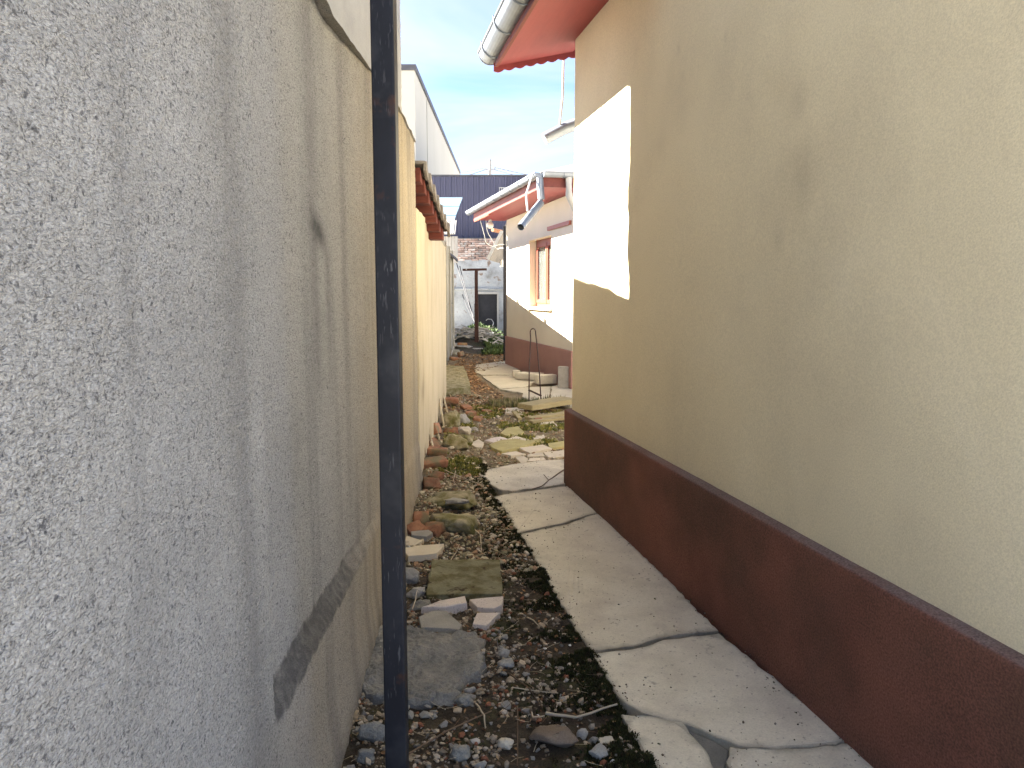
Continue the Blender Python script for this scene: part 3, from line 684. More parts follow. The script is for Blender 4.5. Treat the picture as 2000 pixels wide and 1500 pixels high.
# ------------------------------------------------------------------ behind the far house: post, lean-to, pipe
tag(MB().box(-0.03, 0.03, -0.03, 0.03, 0, 3.0).build('dark_post', mt['door'], None, 0.008, (-0.165, 17.3, 0)), 'tall dark post close behind the corner of the far house', 'post')
lt = thing('lean_to', 'small lean-to roof with a white edge behind the far house', 'lean-to', (0, 0, 0))
p0 = Vector((-0.545, 18.4, 2.307)); p1 = Vector((-0.205, 18.4, 2.975))
def slab4(a, b, c, d, t):
    a, b, c, d = map(Vector, (a, b, c, d)); n = (b - a).cross(d - a).normalized() * t
    return MB().add([a, b, c, d, a + n, b + n, c + n, d + n], [(0, 1, 2, 3), (7, 6, 5, 4), (0, 4, 5, 1), (1, 5, 6, 2), (2, 6, 7, 3), (3, 7, 4, 0)])
dpt = Vector((0.3, 2.4, 0)); p2 = Vector((0.45, 18.4, p1.z + 0.5))
slab4(p0, p1 + (p1 - p0) * 0.5, p1 + (p1 - p0) * 0.5 + dpt, p0 + dpt, 0.03).build('roof_sheet', mt['asb'], lt)
ed = MB(); dv = (p1 - p0); nrm = Vector((-dv.z, 0, dv.x)).normalized()
ed.add([p0 + Vector((0, -.02, 0)), p1 + Vector((0, -.02, 0)), p1 + nrm * .07 + Vector((0, -.02, 0)), p0 + nrm * .07 + Vector((0, -.02, 0)), p0 + Vector((0, .01, 0)), p1 + Vector((0, .01, 0)), p1 + nrm * .07 + Vector((0, .01, 0)), p0 + nrm * .07 + Vector((0, .01, 0))],
       [(0, 1, 2, 3), (7, 6, 5, 4), (0, 4, 5, 1), (1, 5, 6, 2), (2, 6, 7, 3), (3, 7, 4, 0)])
ed.build('edge_board', mt['white_metal'], lt)
MB().box(-0.02, 0.05, -0.02, 0.05, 0, 2.7).build('post', mt['iron'], lt, 0.0, (-0.14, 19.9, 0))
tag(MB().tube([(-0.464, 18.6, 3.027), (-0.296, 18.8, 3.007), (-0.126, 19.2, 3.002)], 0.045, 10).build('clay_pipe', mt['brick']), 'short brown pipe sticking out above the lean-to', 'pipe')
me = MB().tube([(0, 0, 0.05), (0, 0, 0.06), (0, 0, 0.20), (0, 0, 0.22)], 0.04, 12).mesh('jug')
tag(link('white_canister', me, mt['white'], None, (-0.257, 19.5, 2.139)), 'small white canister hanging under the lean-to', 'canister')

# ------------------------------------------------------------------ end of the alley: old plastered house, dark cladding
oh = thing('old_plastered_house', 'old house end wall with flaking pale plaster, bare brick and black door', 'house', (0, 28, 0))
DX0, DX1, DZ1 = -1.24, -0.54, 1.52
NX, NZ = 150, 130
XG, ZG = np.meshgrid(np.linspace(-3.4, 1.6, NX), np.linspace(0, 2.72, NZ))
ZG = np.where(ZG > 2.6, ZG + 0.09 * (fbm(XG * 4, XG * 0 + 3, 4, 8) - 0.5), ZG)
rel = 0.05 * (fbm(XG * 1.4, ZG * 1.4, 4, 3) - 0.5)
hole = ((XG > DX0 - 0.02) & (XG < DX1 + 0.02) & (ZG < DZ1)).astype(float)
YG = -0.05 - rel + 0.30 * hole
link('plaster', grid_mesh('plaster', np.stack([XG, YG, ZG], -1)), mt['plaster'], oh)
MB().box(-3.4, 1.6, 0.03, 0.4, 0, 3.52).build('wall', mt['mortar'], oh)
b = MB()
for k in range(8):
    x0 = -3.3 + k * 0.62
    b.box(x0, x0 + 0.60, -0.14, -0.04, 1.66 + random.uniform(-.02, .02), 1.72 + random.uniform(-.015, .015))
b.build('cornice', mt['plaster'], oh, 0.008)
MB().box(DX0, DX1, -0.02, 0.02, 0, DZ1 - 0.02).build('door', mt['door'], oh)
b = MB(); b.box(DX0 - 0.06, DX1 + 0.06, -0.13, -0.03, DZ1 - 0.01, DZ1 + 0.07); b.box(DX1, DX1 + 0.06, -0.12, -0.02, 0, DZ1 - 0.011); b.box(DX0 - 0.06, DX0, -0.12, -0.02, 0, DZ1 - 0.011)
b.build('door_frame', mt['woodgrey'], oh)
bm_ = MB().box(-0.122, 0.122, -0.06, 0.05, -0.032, 0.032).mesh('brick', 0.008)
for r in range(11):
    for k in range(13):
        x = -2.35 + k * 0.256 + (0.128 if r % 2 else 0)
        if x > 0.6: continue
        o = link('brick', bm_, mt['oldbrick'], oh, (x + random.uniform(-.012, .012), random.uniform(-.012, .02), 2.74 + r * 0.0715), (random.uniform(-.03, .03), random.uniform(-.03, .03), random.uniform(-.04, .04)))
wh = thing('metal_clad_hall', 'dark blue corrugated metal wall rising behind the old brick wall', 'hall', (0, 28.5, 0))
# one rib profile, one sheet, seven copies
wS = 1.0; per = 0.20; pts = []
x = 0
while x < wS - 1e-6:
    pts += [(x, 0), (x + 0.11, 0), (x + 0.13, -0.035), (x + 0.18, -0.035)]
    x += per
pts.append((wS, 0)); pts = [(p, q) for p, q in pts]
b = MB(); n = len(pts)
b.add([(p, q, z) for z in (0, 2.28) for p, q in pts], [(i, i + 1, n + i + 1, n + i) for i in range(n - 1)])
me = b.mesh('metal_sheet')
for k in range(7):
    link('metal_sheet', me, mt['cladding'], wh, (-4.2 + k * 1.004, -0.004 * (k % 2), 3.46), None)
MB().box(-4.2, 2.85, -0.06, 0.3, 5.742, 5.80).build('coping', mt['cap'], wh)
MB().box(-4.2, 2.85, 0.02, 5.0, 0.0, 5.74).build('hall_body', mt['cap'], wh)
MB().box(-3.1, 2.8, -0.07, 0.0, 3.42, 3.46).build('base_flashing', mt['cap'], wh)
gr = thing('vent_grille', 'white barred vent grille on the dark metal wall', 'grille', (0, 28.40, 0))
gx0 = (-0.463, 28.4, 5.342)[0]; gzt = (-0.463, 28.4, 5.342)[2]
for k in range(9):
    MB().box(gx0 + k * 0.075, gx0 + k * 0.075 + 0.018, -0.012, 0.01, gzt - 0.34, gzt).build('bar', mt['white_metal'], gr)
MB().box(gx0 - 0.01, gx0 + 0.64, -0.016, -0.013, gzt - 0.02, gzt + 0.0).build('rail', mt['white_metal'], gr)
MB().box(gx0 - 0.01, gx0 + 0.64, -0.016, -0.013, gzt - 0.16, gzt - 0.145).build('rail', mt['white_metal'], gr)
bb = thing('pale_block_building', 'tall blank pale building with a dark roof edge in the distance', 'building', (0, 30, 0))
MB().box(-11, -3.66, 0, 25, 0, 9.85).build('wall', mt['bigwall'], bb)
MB().box(-11.1, -3.60, -0.06, 25.1, 9.853, 10.06).build('coping', mt['cap'], bb)
MB().box(-3.66, -3.63, 4.0, 4.03, 0, 9.85).build('joint_strip', mt['bigwall'], bb)

# metal roofs on the left
sh = thing('tin_roof_shed', 'shed roof of pale ribbed sheets with blue sheets above, left of the dark hall', 'shed')
a0, a1 = Vector((-2.001, 19.8, 3.01)), Vector((-1.442, 19.8, 3.01)); b0, b1 = Vector((-2.179, 21.6, 3.523)), Vector((-1.528, 21.6, 3.523))
for k in range(5):
    t0, t1 = k / 5, (k + 1) / 5
    p = [a0.lerp(a1, t0 + 0.01), a0.lerp(a1, t1 - 0.01), b0.lerp(b1, t1 - 0.01), b0.lerp(b1, t0 + 0.01)]
    q = slab4(*p, 0.012); d = (p[3] - p[0])
    for t in (0.0, 0.5): q.tube([p[0].lerp(p[1], t) + Vector((0, 0, .012)), p[3].lerp(p[2], t) + Vector((0, 0, .012))], 0.022, 6)
    q.build('pale_sheet', mt['whitesheet'], sh)
c0, c1 = Vector((-2.275, 24.2, 4.434)), Vector((-1.532, 24.2, 4.434)); b2, b3 = Vector((-2.037, 21.6, 3.509)), Vector((-1.599, 21.6, 3.509))
for k in range(5):
    t0, t1 = k / 5, (k + 1) / 5
    q = slab4(b2.lerp(c0, t0), b3.lerp(c1, t0), b3.lerp(c1, t1 + 0.03), b2.lerp(c0, t1 + 0.03) , 0.02)
    o = q.build('blue_sheet', mt['bluesheet'], sh); o.location.z += 0.012 * (k % 2)
for k in range(7):
    x0 = a0.x + 0.05 + k * (a1.x - a0.x) / 7.0
    MB().box(x0 + 0.004, x0 + (a1.x - a0.x) / 7.0 - 0.004, 20.0, 20.03, 2.3, a0.z - 0.03).build('board', mt['woodgrey'], sh)
hz = a0.z - 0.05
MB().add([(-3.6, 20.1, 0), (a1.x - 0.06, 20.1, 0), (-2.1, 24.0, 0), (-3.6, 24.0, 0), (-3.6, 20.1, hz), (a1.x - 0.06, 20.1, hz), (-2.1, 24.0, hz), (-3.6, 24.0, hz)],
         [(0, 3, 2, 1), (4, 5, 6, 7), (0, 1, 5, 4), (1, 2, 6, 5), (2, 3, 7, 6), (3, 0, 4, 7)]).build('shed_body', mt['fence'], sh)
aw = thing('sagging_awning', 'dark sagging awning sheet at the foot of the tin roofed shed', 'awning')
p = [Vector((-1.551, 17.6, 2.512)), Vector((-1.262, 17.9, 2.238)), Vector((-1.382, 19.6, 2.359)), Vector((-1.709, 19.4, 2.666))]
slab4(*p, 0.03).build('sheet', mt['cap'], aw)

# utility pole and wires far away
up = thing('utility_pole', 'grey utility pole with wires standing beyond the dark hall', 'utility pole', (-1.68, 60, 0))
MB().tube([(0, 0, 0), (0, 0, 11.7)], 0.15, 12, 0.12).build('pole', mt['utility'], up)
MB().box(-0.42, 0.42, -0.04, 0.04, 10.90, 10.98).build('crossarm', mt['utility'], up)
for dx in (-0.38, 0.38):
    MB().tube([(dx, 0, 10.98), (dx, 0, 11.10)], 0.05, 8).build('insulator', mt['utility'], up)
def sag(p, q, d, r, lab, k):
    p = Vector(p); q = Vector(q); P = [p.lerp(q, i / 14) - Vector((0, 0, d * 4 * (i / 14) * (1 - i / 14))) for i in range(15)]
    tag(MB().tube(P, r, 4).build('wire', mt['wire']), lab, 'wire')
sag((-2.06, 60, 11.1), (-26, 64, 9.6), 0.7, 0.032, 'thin overhead wire running left from the utility pole', 0)
sag((-1.30, 60, 11.1), (24, 63, 8.2), 0.6, 0.032, 'thin overhead wire running right from the utility pole', 0)
sag((-2.06, 60, 10.92), (-16, 62, 8.6), 0.5, 0.026, 'lower slack wire left of the utility pole', 0)
sag((-1.30, 60, 10.92), (20, 62, 7.6), 0.5, 0.026, 'lower slack wire right of the utility pole', 0)

# ------------------------------------------------------------------ black gate pole and rusty iron
pl = thing('black_pole', 'tall black painted square steel pole with scratches in front of the wall', 'pole', (-0.3125, 1.96, 0))
MB().box(-0.0285, 0.0285, -0.0285, 0.0285, -0.02, 3.3).build('shaft', mt['pole'], pl, 0.0045)
MB().box(-0.031, 0.031, -0.031, 0.031, 3.301, 3.306).build('cap', mt['pole'], pl)
tp = thing('clothes_post', 'rusty T-shaped clothes line post standing before the old house', 'post', (-0.974, 21.139, 0.0), 0.0)
MB().box(-0.055, 0.055, -0.055, 0.055, -0.05, 1.25).build('lower_post', mt['rust'], tp, 0.006)
MB().box(-0.045, 0.045, -0.045, 0.045, 1.25, 2.14).build('upper_post', mt['rust'], tp, 0.006)
MB().box(-0.33, 0.33, -0.035, 0.035, 2.142, 2.20, Matrix.Rotation(-0.02, 4, 'Y')).build('crossbar', mt['rust'], tp, 0.006)
MB().tube([(-0.27, -0.036, 2.175), (-0.27, -0.045, 2.175)], 0.016, 8).build('bolt', mt['white_metal'], tp)
hp = thing('iron_hairpin', 'bent iron rod like a hairpin stuck upright in the ground', 'iron rod', (0.232, 10.43, 0))
pts = [(0, 0, -0.05), (0.004, 0, 0.5), (0.022, 0, 0.9)] + [(0.052 + 0.036 * math.cos(math.pi - math.pi * i / 8), 0, 0.985 + 0.055 * math.sin(math.pi * i / 8)) for i in range(9)] + [(0.11, 0, 0.8), (0.145, 0, 0.4), (0.172, -0.01, -0.05)]
MB().tube(pts, 0.0085, 8).build('rod', mt['iron'], hp)
MB().box(-0.01, 0.19, -0.013, 0.004, -0.012, 0.012, Matrix.Translation((0, 0, 0.20)) @ Matrix.Rotation(0.44, 4, 'Y')).build('foot_bar', mt['iron'], hp)

# ------------------------------------------------------------------ slabs, tiles, stones
def centroid(P): return (sum(p[0] for p in P) / len(P), sum(p[1] for p in P) / len(P))
def outline(P, step, jit, rnd):
    out = []
    for i, p in enumerate(P):
        q = P[(i + 1) % len(P)]; d = math.dist(p, q); n = max(1, int(d / step))
        nx, ny = -(q[1] - p[1]) / max(d, 1e-6), (q[0] - p[0]) / max(d, 1e-6)
        for k in range(n):
            t = k / n; o = rnd.uniform(-jit, jit) if k else rnd.uniform(-jit, jit) * .4
            out.append((p[0] + (q[0] - p[0]) * t + nx * o, p[1] + (q[1] - p[1]) * t + ny * o))
    return out
def slab_mesh(name, P, c, z0, z1, jit, step, seed, bev=0.006, relief=0.003, tilt=(0, 0), dirt_edge=0.02, lim=None):
    rnd = random.Random(seed)
    O = outline(P, step, jit, rnd)
    n = len(O)
    area = sum(O[i][0] * O[(i + 1) % n][1] - O[(i + 1) % n][0] * O[i][1] for i in range(n))
    if area < 0: O = O[::-1]
    O = [(x - c[0], y - c[1]) for x, y in O]
    def inset(d):
        R = []
        for i in range(n):
            a = Vector(O[i - 1]); b_ = Vector(O[i]); e_ = Vector(O[(i + 1) % n])
            t = (e_ - a); t = t.normalized() if t.length > 1e-9 else Vector((1, 0))
            R.append((b_.x - t.y * d, b_.y + t.x * d))
        return R
    rings = [(inset(-0.004), z0), (O, z1 - bev * 1.3), (inset(bev * .4), z1 - bev * .4), (inset(bev * 1.4), z1)]
    bm = bmesh.new(); vr_ = []
    for R, z in rings:
        vr_.append([bm.verts.new((x, y, z + (rnd.uniform(-.002, .002) if z > z0 else 0))) for x, y in R])
    for a_, b_ in zip(vr_[:-1], vr_[1:]):
        for i in range(n): bm.faces.new((a_[i], a_[(i + 1) % n], b_[(i + 1) % n], b_[i]))
    f = bm.faces.new(vr_[-1]); f.normal_update()
    r = bmesh.ops.triangulate(bm, faces=[f], ngon_method='EAR_CLIP')
    # finer top for big slabs
    if relief:
        for it in range(7):
            if lim is None: lim = 0.06 if dirt_edge else 0.12
            es = [e_ for e_ in bm.edges if e_.calc_length() > lim and all(abs(v.co.z - z1) < 0.02 for v in e_.verts)]
            if not es or len(bm.verts) > 9000: break
            bmesh.ops.subdivide_edges(bm, edges=es, cuts=1)
            bmesh.ops.triangulate(bm, faces=[q for q in bm.faces if len(q.verts) > 4])
        for v in bm.verts:
            if abs(v.co.z - z1) < 0.02:
                v.co.z += relief * (mnoise.noise(Vector((v.co.x + c[0], v.co.y + c[1], seed * .1)) * 6) + 0.4 * mnoise.noise(Vector((v.co.x, v.co.y, seed)) * 25) + (0.35 * mnoise.noise(Vector((v.co.x, v.co.y, seed)) * 60) if lim and lim < 0.03 else 0))
    for v in bm.verts:
        v.co.z += v.co.x * tilt[0] + v.co.y * tilt[1]
    me = bpy.data.meshes.new(name)
    bm.to_mesh(me)
    # soil and moss creep over the rim
    rim = [Vector(q) for q in O]
    at = me.attributes.new('dirt', 'FLOAT', 'POINT'); vals = []
    for v in me.vertices:
        p = Vector((v.co.x, v.co.y)); dmin = min((p - q).length for q in rim)
        vals.append(max(0.0, 1 - dmin / (dirt_edge + 1e-6)) * (0.35 + 0.65 * (mnoise.noise(Vector((v.co.x * 9, v.co.y * 9, seed))) * .5 + .5)) if dirt_edge else 0)
    at.data.foreach_set('value', vals)
    bm.free()
    return me
def slab(name, P, mat, z0, z1, seed, parent=None, jit=0.006, step=0.04, bev=0.006, relief=0.003, tilt=(0, 0), dirt_edge=0.03, lim=None):
    c = centroid(P)
    return link(name, slab_mesh(name, P, c, z0, z1, jit, step, seed, bev, relief, tilt, dirt_edge, lim), mat, parent, (c[0], c[1], 0))

def grow(P, d):
    c = centroid(P); out = []
    for x, y in P:
        L_ = math.hypot(x - c[0], y - c[1]); out.append((x + (x - c[0]) / L_ * d, y + (y - c[1]) / L_ * d))
    return out
path = tag(empty('concrete_path'), kind='structure')
for i, (P, mk, z, tl) in enumerate([
    ([(0.39, 2.563), (0.496, 2.55), (0.59, 2.508), (0.619, 2.388), (0.629, 2.291), (0.646, 2.094), (0.496, 2.094), (0.449, 2.291), (0.414, 2.431)], 'slab', 0.034, (0, 0)),
    ([(0.72, 2.365), (0.836, 2.351), (0.939, 2.356), (1.119, 2.385), (1.134, 2.307), (1.172, 2.094), (0.658, 2.094), (0.686, 2.291)], 'slab', 0.036, (0, 0)),
    ([(0.602, 2.499), (0.652, 2.452), (0.712, 2.379), (0.676, 2.291), (0.645, 2.117), (0.637, 2.291), (0.628, 2.393)], 'mortar', 0.018, (0, 0)),
    ([(0.338, 3.019), (0.437, 3.046), (0.538, 3.074), (0.684, 3.159), (0.905, 3.209), (1.126, 2.402), (0.945, 2.373), (0.843, 2.37), (0.746, 2.385), (0.69, 2.431), (0.614, 2.511), (0.524, 2.553), (0.466, 2.583), (0.406, 2.676), (0.375, 2.806)], 'slab', 0.036, (0, 0.003)),
    ([(0.051, 4.606), (0.194, 4.719), (0.364, 4.826), (0.516, 5.02), (0.603, 5.092), (0.908, 3.255), (0.693, 3.199), (0.546, 3.121), (0.442, 3.078), (0.327, 3.055), (0.284, 3.255), (0.254, 3.474), (0.207, 3.724), (0.154, 4.048), (0.091, 4.414)], 'slab', 0.036, (0, 0)),
    ([(-0.128, 5.512), (0.0, 5.613), (0.235, 5.733), (0.438, 5.842), (0.597, 5.129), (0.482, 5.02), (0.352, 4.882), (0.197, 4.772), (0.038, 4.657), (-0.017, 5.068)], 'slab', 0.034, (0, 0)),
    ([(-0.23, 6.143), (-0.196, 6.397), (0.0, 6.592), (0.275, 6.757), (0.466, 6.799), (0.435, 5.907), (0.237, 5.795), (0.0, 5.673), (-0.094, 5.718), (-0.181, 5.907)], 'slab', 0.036, (0, 0)),
    ([(-0.761, 16.232), (-0.161, 17.234), (0.123, 15.339), (0.0, 14.259), (-0.56, 14.169), (-0.711, 14.731)], 'slab', 0.03, (0, 0)),
    ([(-0.553, 13.99), (0.0, 14.079), (0.465, 13.32), (0.206, 12.287), (-0.195, 12.086)], 'slab', 0.03, (0, 0)),
    ([(-0.177, 11.956), (0.23, 12.22), (0.622, 12.356), (0.501, 10.634), (0.26, 10.737), (0.15, 11.115), (0.17, 11.521)], 'slab', 0.032, (0, 0)),
    ([(0.647, 12.356), (0.934, 13.008), (1.138, 11.285), (0.53, 10.634)], 'slab', 0.03, (0, 0)),
    ([(0.532, 10.532), (1.121, 11.115), (1.046, 9.698), (0.68, 10.098)], 'slab', 0.03, (0, 0))]):
    far = i > 6
    o = slab('paving_slab', grow(P, 0.0065), mt['slabfar' if far else mk], -0.03, z - 0.012, 100 + i, path, jit=0.007 if not far else 0.012, step=0.03 if not far else 0.12, bev=0.0035, tilt=tl, relief=0.0025 if mk == 'slab' else 0.006, dirt_edge=0.022 if not far else 0.03)
    if mk == 'mortar': o['label'] = 'dark grey mortar patch between broken slabs'

GT = 'broken pale tiles laid across the alley'
TILES = [
 ('broken_tile', [(-0.283, 7.744), (-0.187, 7.912), (-0.118, 7.941), (-0.042, 7.771), (-0.195, 7.582)], 'terrazzo', .035, 'pinkish broken tile behind the big mossy slab, beside a curled shard', 'tile', GT),
 ('broken_tile', [(-0.047, 7.771), (0.043, 7.912), (0.179, 7.771), (0.093, 7.635)], 'tile', .030, 'pale four-sided tile wedged between two mossy slabs', 'tile', GT),
 ('mossy_slab', [(-0.223, 7.478), (-0.105, 7.716), (0.052, 7.716), (0.224, 7.504), (0.079, 7.278), (-0.097, 7.135), (-0.167, 7.254)], 'yellowmoss', .055, 'largest mossy yellow-green slab lying across the alley', 'stone slab', None),
 ('mossy_slab', [(0.114, 7.635), (0.289, 7.771), (0.322, 7.662), (0.239, 7.504)], 'yellowmoss', .04, 'small mossy slab at the right tip of the largest mossy slab', 'stone slab', None),
 ('mossy_slab', [(-0.126, 8.088), (-0.057, 8.367), (0.069, 8.464), (0.133, 8.179), (0.0, 7.855)], 'yellowmoss', .05, 'diamond-shaped mossy slab with a dark hole', 'stone slab', None),
 ('tile_shard', [(-0.421, 7.582), (-0.342, 7.771), (-0.283, 7.609), (-0.3, 7.377), (-0.351, 7.402)], 'tile', .03, 'pale curled shard left of the pinkish broken tile', 'tile', None),
 ('broken_tile', [(0.069, 7.278), (0.303, 7.453), (0.386, 7.302), (0.164, 7.088)], 'tile', .045, 'pale tile tipped up on the row before the path slab', 'tile', GT),
 ('broken_tile', [(-0.101, 7.065), (0.039, 7.206), (0.134, 7.065), (-0.009, 6.974)], 'tile', .03, 'pale pointed tile at the left end of the tile row', 'tile', GT),
 ('broken_tile', [(0.144, 7.065), (0.28, 7.111), (0.308, 6.974), (0.142, 6.974)], 'tile', .028, 'narrow pale tile in the middle of the tile row', 'tile', GT),
 ('broken_tile', [(0.295, 7.135), (0.503, 7.278), (0.48, 6.93), (0.331, 6.864)], 'tile', .03, 'pinkish-cream tile against the brown plinth', 'tile', GT),
 ('broken_tile', [(0.028, 6.93), (0.114, 6.974), (0.149, 6.864), (0.127, 6.694), (0.082, 6.674)], 'tile', .028, 'small pale tile fragment nearest the large path slab', 'tile', GT),
 ('broken_tile', [(0.159, 6.886), (0.292, 6.93), (0.31, 6.821), (0.206, 6.736), (0.137, 6.736)], 'tile', .028, 'pale tile fragment between the tile row and the path slab', 'tile', GT),
 ('broken_tile', [(0.357, 7.53), (0.529, 7.662), (0.512, 7.402), (0.373, 7.327)], 'yellowmoss', .04, 'yellowish tile with a mossy edge against the plinth', 'tile', GT),
 ('broken_tile', [(0.213, 7.884), (0.338, 8.058), (0.339, 7.827), (0.219, 7.716)], 'tile', .03, 'small tile lying by a green weed', 'tile', GT),
 ('broken_tile', [(0.341, 9.021), (0.477, 9.058), (0.499, 8.804), (0.33, 8.734)], 'tile', .03, 'small pale tile just in front of the boards', 'tile', GT),
 ('broken_tile', [(0.423, 8.699), (0.511, 8.804), (0.538, 8.563)], 'terrazzo', .02, 'triangular pink tile shard by the plinth corner', 'tile', GT),
 ('tile_shard', [(-0.08, 9.916), (0.054, 10.006), (0.16, 9.916), (0.14, 9.448), (0.038, 9.489), (-0.084, 9.571)], 'tile', .03, 'pale broad shard at the left end of the mossy board', 'tile', None),
 ('mossy_slab', [(-0.45, 4.128), (-0.272, 4.144), (-0.066, 4.136), (-0.056, 3.876), (-0.051, 3.658), (-0.422, 3.645)], 'mossslab', .05, 'square mossy paving slab set among rubble', 'stone slab', None),
 ('terrazzo_tile', [(-0.428, 3.48), (-0.347, 3.57), (-0.232, 3.632), (-0.216, 3.539), (-0.316, 3.492)], 'terrazzo', .05, 'long pink terrazzo fragment before the square mossy slab', 'tile', None),
 ('terrazzo_tile', [(-0.208, 3.601), (-0.043, 3.632), (-0.047, 3.521), (-0.085, 3.486), (-0.165, 3.498)], 'terrazzo', .04, 'pink terrazzo fragment with a clean right corner', 'tile', None),
 ('terrazzo_tile', [(-0.163, 3.445), (-0.055, 3.439), (-0.1, 3.334), (-0.115, 3.296), (-0.178, 3.318)], 'terrazzo', .035, 'triangular pink terrazzo fragment nearest the gravel', 'tile', None),
 ('stone_slab', [(-0.649, 4.279), (-0.538, 4.341), (-0.402, 4.386), (-0.424, 4.186), (-0.577, 4.136)], 'tile', .05, 'long pale stone slab tilted beside the black pole', 'stone slab', None),
 ('broken_tile', [(-0.693, 4.479), (-0.643, 4.518), (-0.529, 4.414), (-0.572, 4.323), (-0.669, 4.332)], 'tile', .04, 'white pointed tile beside the black pole', 'tile', None),
 ('stone_slab', [(-0.616, 4.547), (-0.504, 4.586), (-0.48, 4.527), (-0.51, 4.46), (-0.601, 4.479)], 'concrete', .05, 'small grey slab at the wall foot behind the pale slab', 'stone slab', None),
 ('concrete_chunk', [(-0.429, 3.383), (-0.372, 3.451), (-0.306, 3.439), (-0.257, 3.35), (-0.225, 3.291), (-0.233, 3.239), (-0.341, 3.26), (-0.406, 3.27)], 'concrete', .05, 'flat grey concrete chunk between terrazzo and the crust', 'concrete chunk', None),
 ('stone_slab', [(-1.283, 14.731), (-0.932, 14.634), (-0.773, 13.24), (-0.618, 11.343), (-0.714, 11.171), (-0.948, 11.005)], 'mossy', .12, 'low olive mossy slab against the far end of the tan wall', 'stone slab', None),
 ('stone_slab', [(-0.597, 3.291), (-0.554, 3.383), (-0.503, 3.361), (-0.458, 3.116), (-0.557, 3.083)], 'concrete', .03, 'tan stone slab half hidden behind the black pole', 'stone slab', None),
]
for i, (nm, P, mk, h, lab, cat, grp) in enumerate(TILES):
    c = centroid(P); z = gz(*c)
    y = c[1]
    h = h * (0.62 if h < 0.1 else 1.0)
    o = slab(nm, P, mt[mk], -0.035, h, 300 + i, None, jit=0.004 + 0.0012 * y * .3, step=0.03 + 0.006 * y, bev=0.003, relief=0.003 if h < .1 else 0.012, tilt=(random.uniform(-.05, .05), random.uniform(-.05, .05)), dirt_edge=0)
    o.location.z = max(0.0, z)
    tag(o, lab, cat, grp)

def hull_mesh(name, sx, sy, sz, seed, npts=16, sub=2, rough=0.06, boxy=0.5):
    rnd = random.Random(seed); bm = bmesh.new()
    for k in range(npts):
        d = Vector((rnd.gauss(0, 1), rnd.gauss(0, 1), rnd.gauss(0, 1))).normalized()
        q = max(abs(d.x), abs(d.y), abs(d.z)); d = d.lerp(d / q, boxy) * rnd.uniform(0.82, 1.0)
        bm.verts.new((d.x * sx / 2, d.y * sy / 2, d.z * sz / 2))
    r = bmesh.ops.convex_hull(bm, input=bm.verts)
    bmesh.ops.delete(bm, geom=list({g_ for g_ in r['geom_interior'] if isinstance(g_, bmesh.types.BMVert)}), context='VERTS')
    if sub:
        bmesh.ops.bevel(bm, geom=list(bm.edges), offset=min(sx, sy, sz) * 0.035, segments=1, affect='EDGES')
        bmesh.ops.triangulate(bm, faces=bm.faces)
        for _ in range(sub):
            bmesh.ops.subdivide_edges(bm, edges=[e_ for e_ in bm.edges if e_.calc_length() > min(sx, sz) * 0.16], cuts=1)
            bmesh.ops.triangulate(bm, faces=[f for f in bm.faces if len(f.verts) > 3])
        s_ = (sx + sy + sz) / 3
        for v in bm.verts:
            nn_ = mnoise.noise(v.co / s_ * 5 + Vector((seed, 0, 0))) + 0.5 * mnoise.noise(v.co / s_ * 14 + Vector((seed, 3, 0)))
            v.co += v.co.normalized() * nn_ * rough * s_
    bmesh.ops.recalc_face_normals(bm, faces=bm.faces)
    me = bpy.data.meshes.new(name); bm.to_mesh(me); bm.free()
    me.polygons.foreach_set('use_smooth', [bool(sub)] * len(me.polygons))
    return me
def rock(name, spec, mat, lab, cat, seed, group=None, flat=None, depth=1.0, rz=0.0, sub=2, boxy=0.5, rough=0.09):
    x, y, w, h = spec
    d = w * 0.75 * depth
    me = hull_mesh(name, w * 1.28, d * 1.2, h * 1.4, seed, 18 if sub else 12, sub, rough, boxy)
    o = link(name, me, mt[mat], None, (x, y + d * 0.35, gz(x, y) + h * 0.36), (random.uniform(-.1, .1), random.uniform(-.1, .1), rz))
    return tag(o, lab, cat, group)
R_ = rock
R_('mossy_rock', (-0.446, 5.217, 0.383, 0.083), 'mossy', 'flat mossy rock behind the broken mossy lump', 'rock', 41, depth=1.0, boxy=.55)
R_('mossy_rock', (-0.378, 4.698, 0.257, 0.132), 'mossy', 'chunky mossy lump with a dark broken front face', 'rock', 52, boxy=.6)
R_('concrete_chunk', (-0.377, 5.092, 0.149, 0.034), 'concrete', 'pale concrete wedge resting on the chunky mossy lump', 'concrete chunk', 45, boxy=.7).location.z += 0.085
R_('standing_stone', (-0.689, 8.497, 0.17, 0.193), 'mossy', 'upright mossy stone block at the wall foot below a brick', 'stone', 43, boxy=.9)
R_('round_stone', (-0.574, 8.769, 0.158, 0.152), 'concrete', 'rounded pale brown stone beside the upright block', 'stone', 44, boxy=.2)
R_('dark_rock', (-0.65, 7.999, 0.149, 0.085), 'brick', 'dark brownish rock below the upright block', 'rock', 46)
R_('mossy_boulder', (-0.538, 7.206, 0.221, 0.159), 'mossy', 'biggest mossy boulder at the foot of the tan wall', 'boulder', 47, boxy=.5)
R_('pale_stone', (-0.53, 7.302, 0.083, 0.097), 'tile', 'pale rounded stone leaning on the biggest mossy boulder', 'stone', 48, boxy=.4)
R_('pale_shard', (-0.56, 7.182, 0.115, 0.038), 'tile', 'long pale shard in front of the biggest mossy boulder', 'shard', 49, boxy=.8)
R_('tan_rock', (-0.474, 7.609, 0.152, 0.091), 'mossy', 'tan angular rock behind the biggest mossy boulder', 'rock', 50, boxy=.7)
